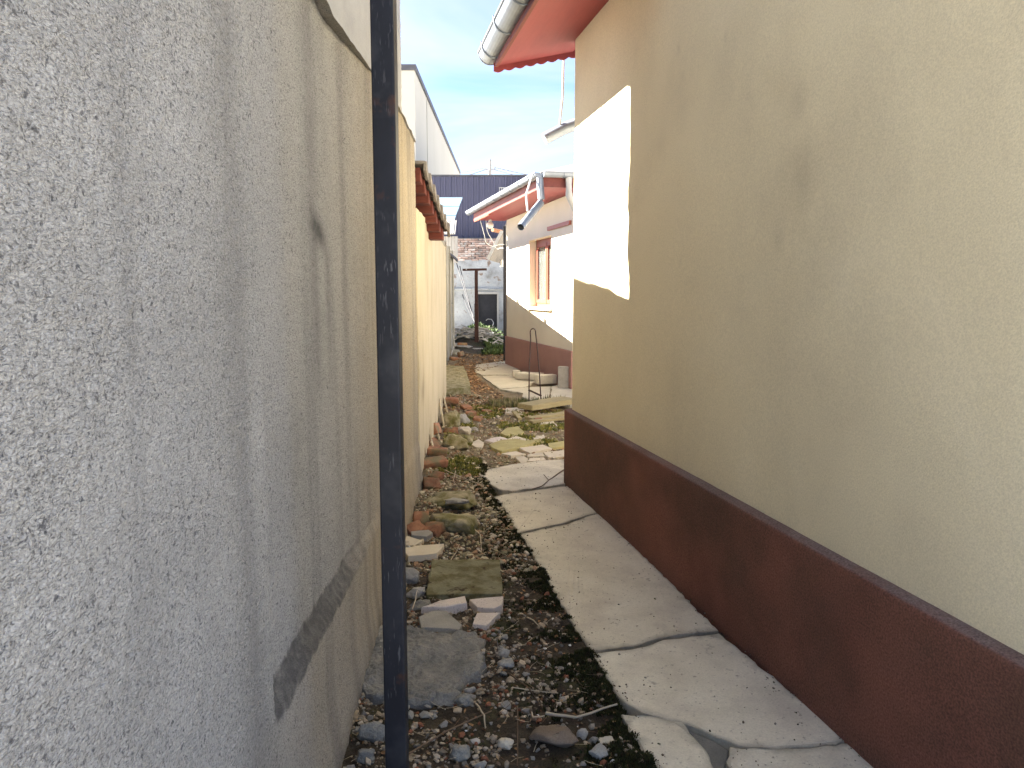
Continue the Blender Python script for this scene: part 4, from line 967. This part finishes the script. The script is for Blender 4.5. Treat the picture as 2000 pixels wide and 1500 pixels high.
R_('pale_rock', (-0.527, 8.118, 0.152, 0.076), 'tile', 'pale angular rock between the boulder and the upright block', 'rock', 51, boxy=.7)
R_('grey_stone', (-0.419, 8.367, 0.084, 0.05), 'concrete', 'small grey stone right of the pale angular rock', 'stone', 53)
R_('brown_rock', (0.142, 2.402, 0.147, 0.054), 'brownstone', 'broad brown rock half sunk in the foreground soil', 'rock', 54, boxy=.15, rough=0.03)
R_('pale_lump', (-0.171, 2.328, 0.071, 0.05), 'crust', 'pale grey rounded lump right of the black pole', 'stone', 55, boxy=.3)
R_('tan_lump', (-0.468, 2.425, 0.091, 0.065), 'crust', 'tan concrete lump left of the black pole', 'concrete chunk', 56, boxy=.5)
R_('grey_lump', (-0.475, 2.323, 0.05, 0.043), 'crust', 'grey lump in the gravel beside the wall foot', 'stone', 57, boxy=.5)
R_('grey_stone', (-0.532, 3.84, 0.087, 0.077), 'concrete', 'grey stone slab edge right of the pole near the mossy slab', 'stone', 58, boxy=.7)
R_('grey_stone', (-0.484, 3.671, 0.083, 0.044), 'concrete', 'grey angular stone left of the square mossy slab', 'stone', 59, boxy=.7)
R_('grey_stone', (-0.454, 3.533, 0.104, 0.028), 'crust', 'low grey stone left of the long terrazzo fragment', 'stone', 60, boxy=.6)
R_('grey_lump', (-0.244, 2.665, 0.103, 0.039), 'crust', 'bluish grey lump broken off the big crust', 'stone', 61, boxy=.4)
R_('grey_lump', (-0.178, 2.651, 0.064, 0.042), 'crust', 'rounded grey lump next to the bluish one', 'stone', 62, boxy=.3)
R_('pale_stone', (0.241, 2.462, 0.036, 0.03), 'concrete', 'squarish pale stone right of the broad brown rock', 'stone', 63, boxy=.7)
R_('pale_stone', (0.275, 2.423, 0.039, 0.024), 'concrete', 'grey stone next to the squarish pale one', 'stone', 64, boxy=.5)
R_('pale_stone', (0.318, 2.408, 0.042, 0.022), 'tile', 'whitish wedge stone near the path edge', 'stone', 65, boxy=.8)
R_('pale_stone', (0.28, 2.339, 0.056, 0.031), 'concrete', 'flat olive-grey stone in front of the whitish wedge', 'stone', 66, boxy=.5)
R_('pale_lump', (-0.02, 2.402, 0.048, 0.029), 'tile', 'knobbly pale stone left of the broad brown rock', 'stone', 67, boxy=.4)
R_('grey_stone', (-0.159, 2.76, 0.044, 0.026), 'concrete', 'blue-grey pebble beside the edge of the crust', 'stone', 68)
R_('grey_stone', (-0.032, 3.037, 0.053, 0.032), 'concrete', 'whitish angular stone in the gravel', 'stone', 69)
R_('grey_stone', (-0.025, 2.949, 0.063, 0.024), 'concrete', 'flat grey stone just before the whitish angular one', 'stone', 70)

# big crust of old concrete
P = [(-0.589, 3.275), (-0.459, 3.291), (-0.339, 3.234), (-0.215, 3.239), (-0.111, 3.164), (-0.118, 3.015), (-0.121, 2.866), (-0.186, 2.775), (-0.265, 2.723), (-0.304, 2.658), (-0.383, 2.644), (-0.514, 2.701), (-0.577, 2.787), (-0.615, 3.015), (-0.615, 3.164)]
c = centroid(P)
xs_ = np.linspace(min(p[0] for p in P), max(p[0] for p in P), 90); ys_ = np.linspace(min(p[1] for p in P), max(p[1] for p in P), 110)
o = slab('concrete_crust', P, mt['crust'], -0.04, 0.030, 500, None, jit=0.02, step=0.03, bev=0.012, relief=0.022, dirt_edge=0.0001, lim=0.018)
tag(o, 'big rough crust of old grey concrete under the black pole', 'concrete crust')

# loose bricks
def brick_mesh(seed, l=0.24, w=0.115, h=0.065):
    rnd = random.Random(seed); bm = bmesh.new(); bmesh.ops.create_cube(bm, size=1)
    for v in bm.verts: v.co = Vector((v.co.x * l, v.co.y * w, v.co.z * h)) * rnd.uniform(0.93, 1.0)
    bmesh.ops.bevel(bm, geom=list(bm.edges), offset=0.004, segments=1, affect='EDGES')
    bmesh.ops.triangulate(bm, faces=bm.faces)
    for _ in range(2):
        bmesh.ops.subdivide_edges(bm, edges=[e_ for e_ in bm.edges if e_.calc_length() > 0.03], cuts=1)
        bmesh.ops.triangulate(bm, faces=[f for f in bm.faces if len(f.verts) > 3])
    for v in bm.verts: v.co += Vector(v.co).normalized() * 0.006 * mnoise.noise(v.co * 40 + Vector((seed, 0, 0)))
    me = bpy.data.meshes.new('brick'); bm.to_mesh(me); bm.free(); me.polygons.foreach_set('use_smooth', [True] * len(me.polygons)); return me
BM = [brick_mesh(i) for i in range(4)] + [brick_mesh(9, 0.13), brick_mesh(12, 0.10, 0.10)]
GB = 'loose bricks along the foot of the left wall'
for i, (px, rz, z, k, rx, lab) in enumerate([
    ((-0.613, 5.718), 0.3, 0.03, 4, 0.5, 'orange broken brick nearest the mossy rocks'),
    ((-0.6, 5.989), -0.6, 0.02, 5, 0.3, 'dull brown half brick behind the orange one'),
    ((-0.664, 6.341), 0.5, 0.05, 0, 0.3, 'tilted red brick in the line along the wall'),
    ((-0.696, 6.736), 0.05, 0.06, 1, 0.0, 'reddish brick lying flat with a dark front end'),
    ((-0.738, 7.065), 1.4, 0.05, 2, 0.6, 'mossy brown brick leaning on the tan wall'),
    ((-0.768, 7.609), 1.45, 0.10, 3, 1.2, 'narrow ochre brick standing on edge by the wall'),
    ((-0.819, 9.961), 0.1, 0.08, 1, 0.1, 'brown and yellow brick set at the corner of the wall foot'),
    ((-0.51, 9.448), 0.2, 0.02, 4, 0.1, 'small brick with dark front beside the yellow moss'),
    ((-0.41, 9.058), -0.2, 0.015, 5, 0.2, 'low orange-pink brick half with a dark face'),
    ((-0.599, 9.872), 0.6, 0.03, 4, 0.2, 'yellowish brick piece at the end of the olive slab'),
    ((-0.595, 4.606), 0.9, 0.02, 4, 0.6, 'dark orange brick shard next to the wall'),
    ((-0.588, 4.815), 0.2, 0.03, 5, 0.9, 'curved rusty-red brick fragment by the mossy lump'),
    ((-0.493, 4.626), -0.5, 0.015, 4, 0.3, 'orange brick fragment under the mossy lump'),
    ((-0.328, 9.741), 0.1, 0.01, 4, 0.0, 'thin orange brick chip on the green moss'),
    ((-1.189, 17.783), 1.2, 0.10, 0, 1.3, 'orange brick standing at the far end of the tan wall'),
    ((-1.231, 18.99), 0.2, 0.24, 1, 0.0, 'pinkish brick lying on top of the standing one'),
    ((-1.272, 16.973), 0.6, 0.04, 2, 0.2, 'brown brick beside the far standing brick'),
    ((0.313, 8.911), 0.3, 0.02, 5, 0.3, 'dark brown brick half below the boards')]):
    o = link('brick', BM[k], mt['brick'], None, (px[0], px[1], gz(*px) + z), (rx, random.uniform(-.15, .15), rz))
    tag(o, lab, 'brick', GB)

# concrete blocks round the drain
for i, (x, y, z, sx, sy, sz, rz, lab) in enumerate([
    (0.075, 13.70, 0.09, 0.13, 0.13, 0.12, 0.1, 'small cube-shaped concrete block left of the drain'),
    (0.31, 13.35, 0.085, 0.42, 0.30, 0.11, -0.55, 'flat concrete block behind the drain hole'),
    (0.56, 12.72, 0.10, 0.34, 0.16, 0.15, 0.35, 'long concrete block in front of the drain hole')]):
    me = MB().box(-sx / 2, sx / 2, -sy / 2, sy / 2, -sz / 2, sz / 2).mesh('concrete_block', 0.012)
    tag(link('concrete_block', me, mt['slab'], None, (x, y, z), (0, 0, rz)), lab, 'concrete block', 'concrete blocks around the drain')
tag(slab('drain_shade_patch', [(0.40, 13.3), (0.52, 13.55), (0.72, 13.3), (0.66, 12.95), (0.5, 12.85)], mt['dark'], 0.0, 0.036, 700, None, relief=0.004, dirt_edge=0), 'flat dark patch painting the shade of the drain hole between the concrete blocks', 'drain')  # solid patch, its dark colour stands in for shade down the hole
tag(link('upright_slab', MB().box(-0.09, 0.09, -0.06, 0.06, -0.03, 0.36).mesh('upright_slab', 0.012), mt['concrete'], None, (0.83, 12.2, 0.0), (0, 0, -0.2)), 'upright grey concrete slab against the rose plinth', 'concrete slab')

# boards
def plank(p, q, w, t, z0, z1, lab, mk='plank', seg=8):
    p = Vector((p[0], p[1], 0)); q = Vector((q[0], q[1], 0)); d = (q - p); L_ = d.length; ang = math.atan2(d.y, d.x)
    bm = bmesh.new(); bmesh.ops.create_cube(bm, size=1)
    for v in bm.verts: v.co = Vector((v.co.x * L_, v.co.y * w, v.co.z * t))
    bmesh.ops.bevel(bm, geom=list(bm.edges), offset=t * 0.12, segments=2, affect='EDGES')
    bmesh.ops.subdivide_edges(bm, edges=[e_ for e_ in bm.edges if e_.calc_length() > L_ * .5], cuts=10)
    for v in bm.verts: v.co += Vector((0, 1, 1)) * 0.006 * mnoise.noise(v.co * 9)
    me = bpy.data.meshes.new('board'); bm.to_mesh(me); bm.free()
    o = link('board', me, mt[mk], None, ((p.x + q.x) / 2, (p.y + q.y) / 2, (z0 + z1) / 2), (0, -math.atan2(z1 - z0, L_), ang))
    return tag(o, lab, 'board', 'old boards lying by the corner of the cream house')
plank((0.156, 9.613), (0.762, 10.098), 0.30, 0.07, 0.085, 0.11, 'thick mossy board propped over a dark gap')
plank((0.195, 9.021), (0.714, 9.448), 0.13, 0.035, 0.03, 0.035, 'thin pale board lying in front of the thick mossy one')
plank((0.214, 8.804), (0.69, 9.134), 0.10, 0.03, 0.03, 0.03, 'thinnest board lowest in the stack by the plinth')
plank((0.026, 9.571), (0.098, 9.058), 0.05, 0.03, 0.03, 0.02, 'short grey lath at the left end of the boards')

# ------------------------------------------------------------------ twigs
def twig(pts, r, mat, lab, group=None, lift=0.0):
    P = [Vector((x, y, gz(x, y) + r * 1.2 + z + lift)) for x, y, z in pts]
    out = []
    for i in range(len(P) - 1):
        for k in range(3): out.append(P[i].lerp(P[i + 1], k / 3) + Vector((random.uniform(-1, 1), random.uniform(-1, 1), 0)) * r * .5)
    out.append(P[-1])
    return tag(MB().tube(out, r, 6, r * .6).build('twig', mt[mat]), lab, 'twig', group)
def wz(P, z): return [(p[0], p[1], z) for p in P]
twig(wz([(0.117, 2.55), (0.225, 2.543), (0.38, 2.623)], 0.02), 0.0058, 'twig', 'pale peeled twig lying bent near the path edge')
twig(wz([(0.072, 2.599), (0.074, 2.55), (0.115, 2.547)], 0.015), 0.003, 'twig', 'thin kinked end piece left of the pale peeled twig')
twig(wz([(-0.56, 6.231), (-0.409, 6.006), (-0.215, 5.733)], 0.03), 0.004, 'twig', 'long pale twig pointing at the path behind the orange brick')
twig(wz([(-0.468, 6.249), (-0.457, 5.827), (-0.394, 5.658)], 0.03), 0.0035, 'twig', 'short white twig crossing the long pale one')
twig(wz([(-0.018, 2.894), (0.058, 2.768), (0.111, 2.63)], 0.012), 0.0035, 'darktwig', 'brown forked twig among the foreground gravel')
twig(wz([(-0.131, 2.641), (-0.099, 2.556), (-0.092, 2.499)], 0.012), 0.004, 'twig', 'short tan twig beside the grey lumps')
twig(wz([(-0.334, 2.345), (-0.227, 2.462), (-0.073, 2.583)], 0.02), 0.0035, 'darktwig', 'long dark twig running diagonally from the pole')
twig(wz([(0.019, 2.641), (0.021, 2.462), (0.016, 2.291)], 0.012), 0.0025, 'darktwig', 'thin dark stalk pointing straight towards the viewer')
twig(wz([(-0.246, 4.772), (-0.197, 4.626), (-0.179, 4.323)], 0.012), 0.0035, 'twig', 'curved white twig right of the mossy lump')
twig(wz([(-0.424, 4.677), (-0.368, 4.451), (-0.317, 4.297)], 0.015), 0.003, 'darktwig', 'dark twig leaning beyond the square mossy slab')
twig(wz([(-0.35, 4.153), (-0.325, 4.288), (-0.315, 4.405)], 0.012), 0.003, 'twig', 'grey twig just behind the square mossy slab')
twig(wz([(-0.471, 3.474), (-0.468, 3.582), (-0.471, 3.671)], 0.03), 0.003, 'twig', 'pale root twig right beside the black pole')
twig(wz([(0.0, 2.76), (0.087, 2.745), (0.174, 2.741)], 0.010), 0.0022, 'twig', 'straight thin straw lying across the gravel')
twig(wz([(0.071, 3.4), (0.098, 3.35), (0.12, 3.296)], 0.010), 0.003, 'twig', 'small pale twig in the dark moss strip')
twig(wz([(-1.476, 16.973), (-1.184, 14.731), (-1.057, 14.079)], 0.05), 0.006, 'twig', 'orange-brown stick leaning at the end of the tan wall')
twig(wz([(0.431, 6.341), (0.286, 5.989), (0.229, 5.795), (0.156, 5.718)], 0.04), 0.005, 'darktwig', 'dark withered vine growing along the crack by the plinth')
twig(wz([(0.26, 6.16), (0.294, 5.989), (0.266, 5.907)], 0.045), 0.003, 'darktwig', 'side shoot of the withered vine')

# ------------------------------------------------------------------ loose gravel
def wall_x(y): return -0.571 - (y - 2.291) * 0.0394
ico = bpy.data.meshes.new('tmp'); bm = bmesh.new(); bmesh.ops.create_icosphere(bm, subdivisions=1, radius=1)
IV = np.array([v.co[:] for v in bm.verts]); IF = np.array([[v.index for v in f.verts] for f in bm.faces]); bm.free(); bpy.data.meshes.remove(ico)
def pebbles(name, pos, size, cols, seed, kind='stuff'):
    r = np.random.default_rng(seed); n = len(pos)
    V = np.repeat(IV[None], n, 0)
    V = V * (1 + 0.32 * r.uniform(-1, 1, (n, len(IV), 1)))
    sc = r.uniform(0.6, 1.25, (n, 1, 3)) * size[:, None, None]; sc[:, :, 2] *= 0.7
    V = V * sc
    a = r.uniform(0, 6.28, n); ca, sa = np.cos(a)[:, None], np.sin(a)[:, None]
    X = V[:, :, 0] * ca - V[:, :, 1] * sa; Y = V[:, :, 0] * sa + V[:, :, 1] * ca
    b_ = r.uniform(-.6, .6, n)[:, None]; Zr = V[:, :, 2] * np.cos(b_) + X * np.sin(b_); X = X * np.cos(b_) - V[:, :, 2] * np.sin(b_)
    V = np.stack([X, Y, Zr], -1) + pos[:, None, :]
    Fc = (IF[None] + (np.arange(n) * len(IV))[:, None, None]).reshape(-1, 3)
    return soup_mesh(name, V.reshape(-1, 3), Fc, np.repeat(cols, len(IF), 0))
PAL = np.array([[.33, .30, .26], [.40, .37, .32], [.26, .24, .21], [.46, .42, .36], [.20, .17, .14], [.34, .30, .24], [.26, .12, .08], [.15, .12, .10], [.48, .46, .43], [.20, .21, .22]])
def scatter(n, y0, y1, pw, seed, lo=0.0, hi=1.0):
    r = np.random.default_rng(seed)
    y = y0 + (y1 - y0) * r.uniform(0, 1, n) ** pw
    x0 = wall_x(y) + 0.01; x1 = path_edge(y) - 0.01
    x = x0 + (x1 - x0) * (lo + (hi - lo) * r.uniform(0, 1, n) ** 1.0)
    return x, y, r
x, y, r = scatter(9000, 1.65, 4.3, 1.35, 3, 0, 0.98)
dens = sstep(0.30, 0.56, fbm(x * 5, y * 5, 3, 64)) * sstep(4.3, 2.7, y) * (1 - 0.75 * sstep(0.55, 0.85, (x - wall_x(y)) / (path_edge(y) - wall_x(y)))) + 0.12
keep = r.uniform(0, 1, len(x)) < dens; x, y = x[keep], y[keep]
sz = np.exp(r.normal(-5.0, 0.5, len(x))); sz = np.clip(sz, 0.0028, 0.017)
pos = np.stack([x, y, soil_height(x, y) + sz * 0.25], -1)
cols = np.array([1.10, 1.0, 0.86]) * PAL[r.integers(0, len(PAL), len(x))] * r.uniform(0.7, 1.15, (len(x), 1))
tag(link('gravel', pebbles('gravel', pos, sz, cols, 5), mt['tinted']), 'grey and reddish gravel covering the foreground soil', 'gravel', None, 'stuff')
# fine rubble further down the alley
x, y, r = scatter(9500, 4.0, 11.5, 1.2, 8)
wide = y > 6.5
x = np.where(wide, wall_x(y) + 0.02 + r.uniform(0, 1, len(x)) * (np.interp(y, [6.5, 8.2, 9.5, 10.6, 11.5], [1.15, 1.6, 1.9, 0.75, 0.45])), x)
sz = np.clip(np.exp(r.normal(-4.7, 0.5, len(x))), 0.004, 0.026)
pos = np.stack([x, y, soil_height(x, y) + sz * 0.25], -1)
pal2 = np.array([[.42, .37, .25], [.50, .44, .31], [.30, .27, .16], [.28, .19, .12], [.40, .25, .15], [.58, .51, .40], [.22, .19, .12]])
cols = pal2[r.integers(0, len(pal2), len(x))] * r.uniform(0.7, 1.2, (len(x), 1))
tag(link('rubble', pebbles('rubble', pos, sz, cols, 6), mt['tinted']), 'small rubble and crumbs scattered down the alley', 'rubble', None, 'stuff')

# countable loose stones: share meshes
SM = [hull_mesh('loose_stone', 1, 0.8, 0.62, 900 + i, 12, 0, 0, .45) for i in range(7)]
x, y, r = scatter(110, 1.72, 3.3, 1.2, 21, 0.02, 0.85)
for i in range(len(x)):
    s_ = float(np.clip(np.exp(r.normal(-3.55, 0.35)), 0.016, 0.05))
    o = link('loose_stone', SM[i % 7], mt[('concrete', 'crust', 'concrete', 'mossy', 'crust', 'brick')[i % 6]] if False else None, None, (x[i], y[i], gz(x[i], y[i]) + s_ * 0.18), (r.uniform(-.3, .3), r.uniform(-.3, .3), r.uniform(0, 6)))
    o.scale = (s_, s_, s_)
    if len(o.data.materials) == 0: o.data.materials.append(mt['concrete'])
    tag(o, 'angular grey stone lying loose in the foreground gravel', 'stone', 'loose stones in the foreground gravel')
WM = [hull_mesh('white_chip', 1, 0.7, 0.5, 950 + i, 10, 0, 0, .3) for i in range(4)]
for m_ in WM: m_.materials.append(mt['white'])
x, y, r = scatter(75, 1.75, 5.6, 1.1, 31, 0.05, 1.02)
for i in range(len(x)):
    s_ = float(r.uniform(0.010, 0.022)) * (1 + 0.06 * y[i])
    o = link('white_chip', WM[i % 4], None, None, (x[i], y[i], gz(x[i], y[i]) + s_ * 0.25), (r.uniform(-.3, .3), r.uniform(-.3, .3), r.uniform(0, 6)))
    o.scale = (s_, s_, s_)
    tag(o, 'small bright white chip lying on the dark soil', 'chip', 'white chips strewn over the soil')

# crumbs of soil and leaf swept onto the slabs
r = np.random.default_rng(91); n = 900
y = 1.75 + 5.0 * r.uniform(0, 1, n) ** 1.3
inner = 0.415 - (y - 5.907) * 0.1969
u = r.uniform(0, 1, n); u = np.where(r.uniform(0, 1, n) < 0.45, u ** 3, np.where(r.uniform(0, 1, n) < 0.5, 1 - (1 - u) ** 3 * 0.6, u))
x = path_edge(y) + 0.01 + (inner - path_edge(y) - 0.015) * u
sz = np.clip(np.exp(r.normal(-6.1, 0.45, n)), 0.0012, 0.006)
cols = np.array([[.08, .06, .04], [.16, .12, .08], [.10, .10, .05], [.30, .27, .22]])[r.integers(0, 4, n)]
tag(link('grit', pebbles('grit', np.stack([x, y, 0.0245 + sz * .3], -1), sz, cols, 92), mt['tinted']), 'dark crumbs of soil and grit strewn over the path slabs', 'grit', None, 'stuff')

# ------------------------------------------------------------------ moss, leaves, straw, weeds
def blades(name, base, n_per, h, spread, cols, seed, flat=0.5, wid=0.35):
    r = np.random.default_rng(seed); n = len(base)
    B = np.repeat(base, n_per, 0); C_ = np.repeat(cols, n_per, 0); N_ = len(B)
    hh = np.repeat(h, n_per) * r.uniform(0.5, 1.2, N_)
    a = r.uniform(0, 6.28, N_); out = r.uniform(0, 1, N_) * flat
    off = np.stack([np.cos(a) * np.repeat(spread, n_per) * r.uniform(0, 1, N_), np.sin(a) * np.repeat(spread, n_per) * r.uniform(0, 1, N_), 0 * a], -1)
    d = np.stack([np.cos(a) * out, np.sin(a) * out, np.sqrt(np.clip(1 - out ** 2, .05, 1))], -1)
    p = np.stack([-np.sin(a), np.cos(a), 0 * a], -1)
    v0 = B + off - p * hh[:, None] * wid * .5; v1 = B + off + p * hh[:, None] * wid * .5
    v2 = B + off + d * hh[:, None] * .6 + p * hh[:, None] * wid * .5; v3 = B + off + d * hh[:, None] - p * hh[:, None] * wid * .1
    V = np.stack([v0, v1, v2, v3], 1).reshape(-1, 3)
    Fc = np.arange(N_ * 4).reshape(-1, 4)
    return soup_mesh(name, V, Fc, C_ * r.uniform(0.7, 1.3, (N_, 1)))
# moss strip along the path edge and moss cushions
r = np.random.default_rng(77)
n = 17000; y = 1.75 + 4.9 * r.uniform(0, 1, n) ** 1.15
wdt = np.interp(y, [1.7, 2.5, 3.5, 5.0, 6.6], [0.10, 0.16, 0.17, 0.13, 0.16])
x = path_edge(y) + 0.022 - np.abs(r.normal(0, 1, n)) * wdt * 0.8
ok = fbm(x * 9, y * 9, 3, 14) > 0.33 + 0.18 * sstep(0.0, 0.2, path_edge(y) - x); x, y = x[ok], y[ok]
base = np.stack([x, y, soil_height(x, y) + 0.001], -1)
mc = np.array([[.030, .036, .010], [.042, .048, .012], [.055, .055, .016], [.040, .028, .012]])
tag(link('moss', blades('moss', base, 9, np.full(len(x), 0.011), np.full(len(x), 0.012), mc[r.integers(0, 4, len(x))], 5, 0.8, 0.5), mt['leafy']), 'dark green moss strip along the path edge', 'moss', None, 'stuff')
n = 6000; y = 6.2 + 4.2 * r.uniform(0, 1, n); x = wall_x(y) + 0.1 + r.uniform(0, 1, n) * np.interp(y, [6.2, 8, 9.5, 10.4], [0.75, 1.5, 1.8, 1.75])
ok = (fbm(x * 3.5, y * 2.2, 3, 24) > 0.50) & ((y > 7.15) | (x < path_edge(y) - 0.03)); x, y = x[ok], y[ok]
base = np.stack([x, y, soil_height(x, y)], -1)
mc = np.array([[.24, .23, .05], [.30, .27, .07], [.17, .18, .05], [.13, .15, .04]])
tag(link('yellow_moss', blades('yellow_moss', base, 8, np.full(len(x), 0.03), np.full(len(x), 0.03), mc[r.integers(0, 4, len(x))], 6, 0.8, 0.5), mt['leafy']), 'yellow-green moss and weeds between the tiles', 'moss', None, 'stuff')
# grass tufts round the hairpin and by the far post
n = 260; x = r.uniform(-0.3, 0.75, n); y = r.uniform(10.05, 10.6, n)
base = np.stack([x, y, soil_height(x, y)], -1)
gc = np.array([[.13, .15, .05], [.20, .20, .09], [.32, .27, .15]])
tag(link('grass', blades('grass', base, 9, r.uniform(.05, .13, n), np.full(n, .03), gc[r.integers(0, 3, n)], 9, 0.7, 0.08), mt['leafy']), 'low dry grass around the bent iron rod', 'grass', None, 'stuff')
n = 900; x = r.uniform(-1.6, 0.2, n); y = r.uniform(19.0, 27.5, n)
ok = ~((x < -0.75) & (y < 22.5)) ; x, y = x[ok], y[ok]; n = len(x)
base = np.stack([x, y, soil_height(x, y)], -1)
gc = np.array([[.07, .11, .035], [.10, .14, .045], [.05, .08, .03]])
tag(link('weeds', blades('weeds', base, 22, r.uniform(.05, .16, n), np.full(n, .12), gc[r.integers(0, 3, n)], 10, 0.95, 0.4), mt['leafy']), 'green weeds growing before the old house', 'weeds', None, 'stuff')
# dead leaves
def leaves(name, pos, size, cols, seed):
    r = np.random.default_rng(seed); n = len(pos)
    q = np.array([[-.5, 0, 0], [-.1, -.28, .10], [.5, 0, .04], [-.1, .28, .12]])
    V = np.repeat(q[None], n, 0) * size[:, None, None] * r.uniform(.7, 1.3, (n, 1, 3))
    a = r.uniform(0, 6.28, n)[:, None]; t = r.uniform(-.5, .5, n)[:, None]
    X = V[:, :, 0] * np.cos(a) - V[:, :, 1] * np.sin(a); Y = V[:, :, 0] * np.sin(a) + V[:, :, 1] * np.cos(a); Z = V[:, :, 2] + V[:, :, 0] * t
    V = np.stack([X, Y, Z], -1) + pos[:, None, :]
    return soup_mesh(name, V.reshape(-1, 3), np.arange(n * 4).reshape(-1, 4), cols)
lc = np.array([[.38, .21, .09], [.46, .27, .13], [.28, .15, .07], [.56, .39, .22], [.20, .11, .06]])
n = 3600; y = 9.6 + 9.5 * r.uniform(0, 1, n) ** 1.2
edge = np.interp(y, [9.6, 10.6, 12, 14.2, 16.5, 19], [0.75, 0.05, -0.28, -0.70, -0.15, -0.2]); x = -1.0 - (y - 10) * .03 + (edge + 1.0 + (y - 10) * .03) * r.uniform(0, 1, n)
tag(link('dead_leaves', leaves('dead_leaves', np.stack([x, y, soil_height(x, y) + 0.012], -1), r.uniform(.035, .085, n), lc[r.integers(0, 5, n)] * r.uniform(.7, 1.2, (n, 1)), 3), mt['leafy']), 'brown dead leaves and straw drifted down the alley', 'leaves', None, 'stuff')
x, y, _ = scatter(3200, 1.7, 10.0, 1.0, 44)
tag(link('leaf_litter', leaves('leaf_litter', np.stack([x, y, soil_height(x, y) + 0.005], -1), r.uniform(.008, .026, len(x)), lc[r.integers(0, 5, len(x))] * r.uniform(.4, .9, (len(x), 1)), 4), mt['leafy']), 'small crumbled leaf litter on the soil', 'leaves', None, 'stuff')
# fine straw and rootlets
n = 520; x, y, _ = scatter(n, 1.7, 6.5, 1.0, 51, 0.03, 1.0)
V = []; Fq = []; cc = []
for i in range(n):
    a = random.uniform(0, 6.28); L_ = random.uniform(.02, .09); w = 0.0012; zz = gz(x[i], y[i]) + random.uniform(.006, .016)
    k = len(V); c_ = Vector((x[i], y[i], zz)); d = Vector((math.cos(a), math.sin(a), random.uniform(-.15, .3))); s_ = Vector((-d.y, d.x, 0)) * w
    m_ = c_ + d * L_ * .5 + Vector((random.uniform(-1, 1), random.uniform(-1, 1), 0)) * L_ * .12; e_ = c_ + d * L_
    V += [c_ - s_, c_ + s_, m_ + s_, m_ - s_, e_ + s_, e_ - s_]; Fq += [(k, k + 1, k + 2, k + 3), (k + 3, k + 2, k + 4, k + 5)]
    q = random.choice([(.40, .33, .22), (.26, .18, .11), (.16, .10, .06), (.50, .44, .33)]); cc += [q, q]
tag(link('straw', soup_mesh('straw', np.array([v[:] for v in V]), np.array(Fq), np.array(cc)), mt['leafy']), 'thin straw and rootlets on the foreground soil', 'straw', None, 'stuff')

# ------------------------------------------------------------------ heap of branches before the old house
GH = 'dead branches heaped before the old house'
for i in range(52):
    rr = random.Random(i + 50)
    x0 = rr.uniform(-1.5, -0.3); y0 = rr.uniform(20.9, 23.2); a = rr.uniform(-.9, .9) + (math.pi if rr.random() < .5 else 0); L_ = rr.uniform(.4, 1.1); z0 = gz(x0, y0) + rr.uniform(.02, .16)
    d = Vector((math.cos(a), math.sin(a) * .5, rr.uniform(-.25, .40)))
    pts = [Vector((x0, y0, z0)) + d * L_ * (t - .5) + Vector((rr.uniform(-.04, .04), rr.uniform(-.05, .05), rr.uniform(-.04, .07))) for t in (0, .25, .5, .75, 1)]
    tag(MB().tube(pts, rr.uniform(.014, .034), 6, .012).build('branch', mt['branch']), 'grey dead branch in the heap before the old house', 'branch', GH)
tag(MB().tube([(-0.797, 23.5, 0.709), (-0.734, 23.5, 0.755), (-0.622, 23.4, 0.743), (-0.558, 23.3, 0.654), (-0.587, 23.2, 0.549)], 0.014, 6).build('hoop', mt['white_metal']), 'pale curved hoop sticking out of the branch heap', 'hoop')
tag(link('white_bag', hull_mesh('white_bag', .22, .2, .12, 7, 16, 1, .05, .4), mt['white'], None, (-0.629, 22.5, 0.384)), 'small white bag lying right of the rusty post', 'bag')
o = link('pale_boulder', hull_mesh('pale_boulder', .78, .5, .22, 9, 20, 2, .03, .3), mt['concrete'], None, (-1.36, 20.6, 0.10), (0, 0.12, 0)); tag(o, 'long pale boulder lying left of the rusty post foot', 'boulder')
o = link('dark_rock', hull_mesh('dark_rock', .42, .4, .24, 19, 18, 2, .05, .4), mt['fence'], None, (-1.42, 18.6, 0.08)); tag(o, 'dark rock at the end of the concrete fence', 'rock')
o = link('flat_stone', hull_mesh('flat_stone', .4, .3, .07, 29, 18, 2, .05, .7), mt['concrete'], None, (-.92, 20.5, 0.05)); tag(o, 'flat dark stone at the foot of the rusty post', 'stone')
for p, q, lab in (((-2.0, 27.6, 2.71), (-1.197, 25.0, 0.559), 'thin rod leaning on the old wall, longest of the three'),
                  ((-1.863, 27.7, 2.498), (-1.256, 25.2, 0.752), 'thin dark rod leaning beside the longest one'),
                  ((-1.779, 27.7, 1.5), (-1.24, 25.2, 0.618), 'short thin rod leaning nearest the rusty post')):
    tag(MB().tube([p, Vector(p).lerp(Vector(q), .5) + Vector((0, 0, -.05)), q], 0.016, 6).build('leaning_rod', mt['door']), lab, 'rod')
for p, q, lab in (((-1.499, 19.4, 0.512), (-1.4, 18.9, 0.235), 'pale stick leaning on the concrete fence end'), ((-1.438, 18.9, 0.235), (-1.431, 18.0, 0.078), 'thin white stick low against the fence')):
    tag(MB().tube([p, q], 0.012, 6).build('stick', mt['branch']), lab, 'stick')
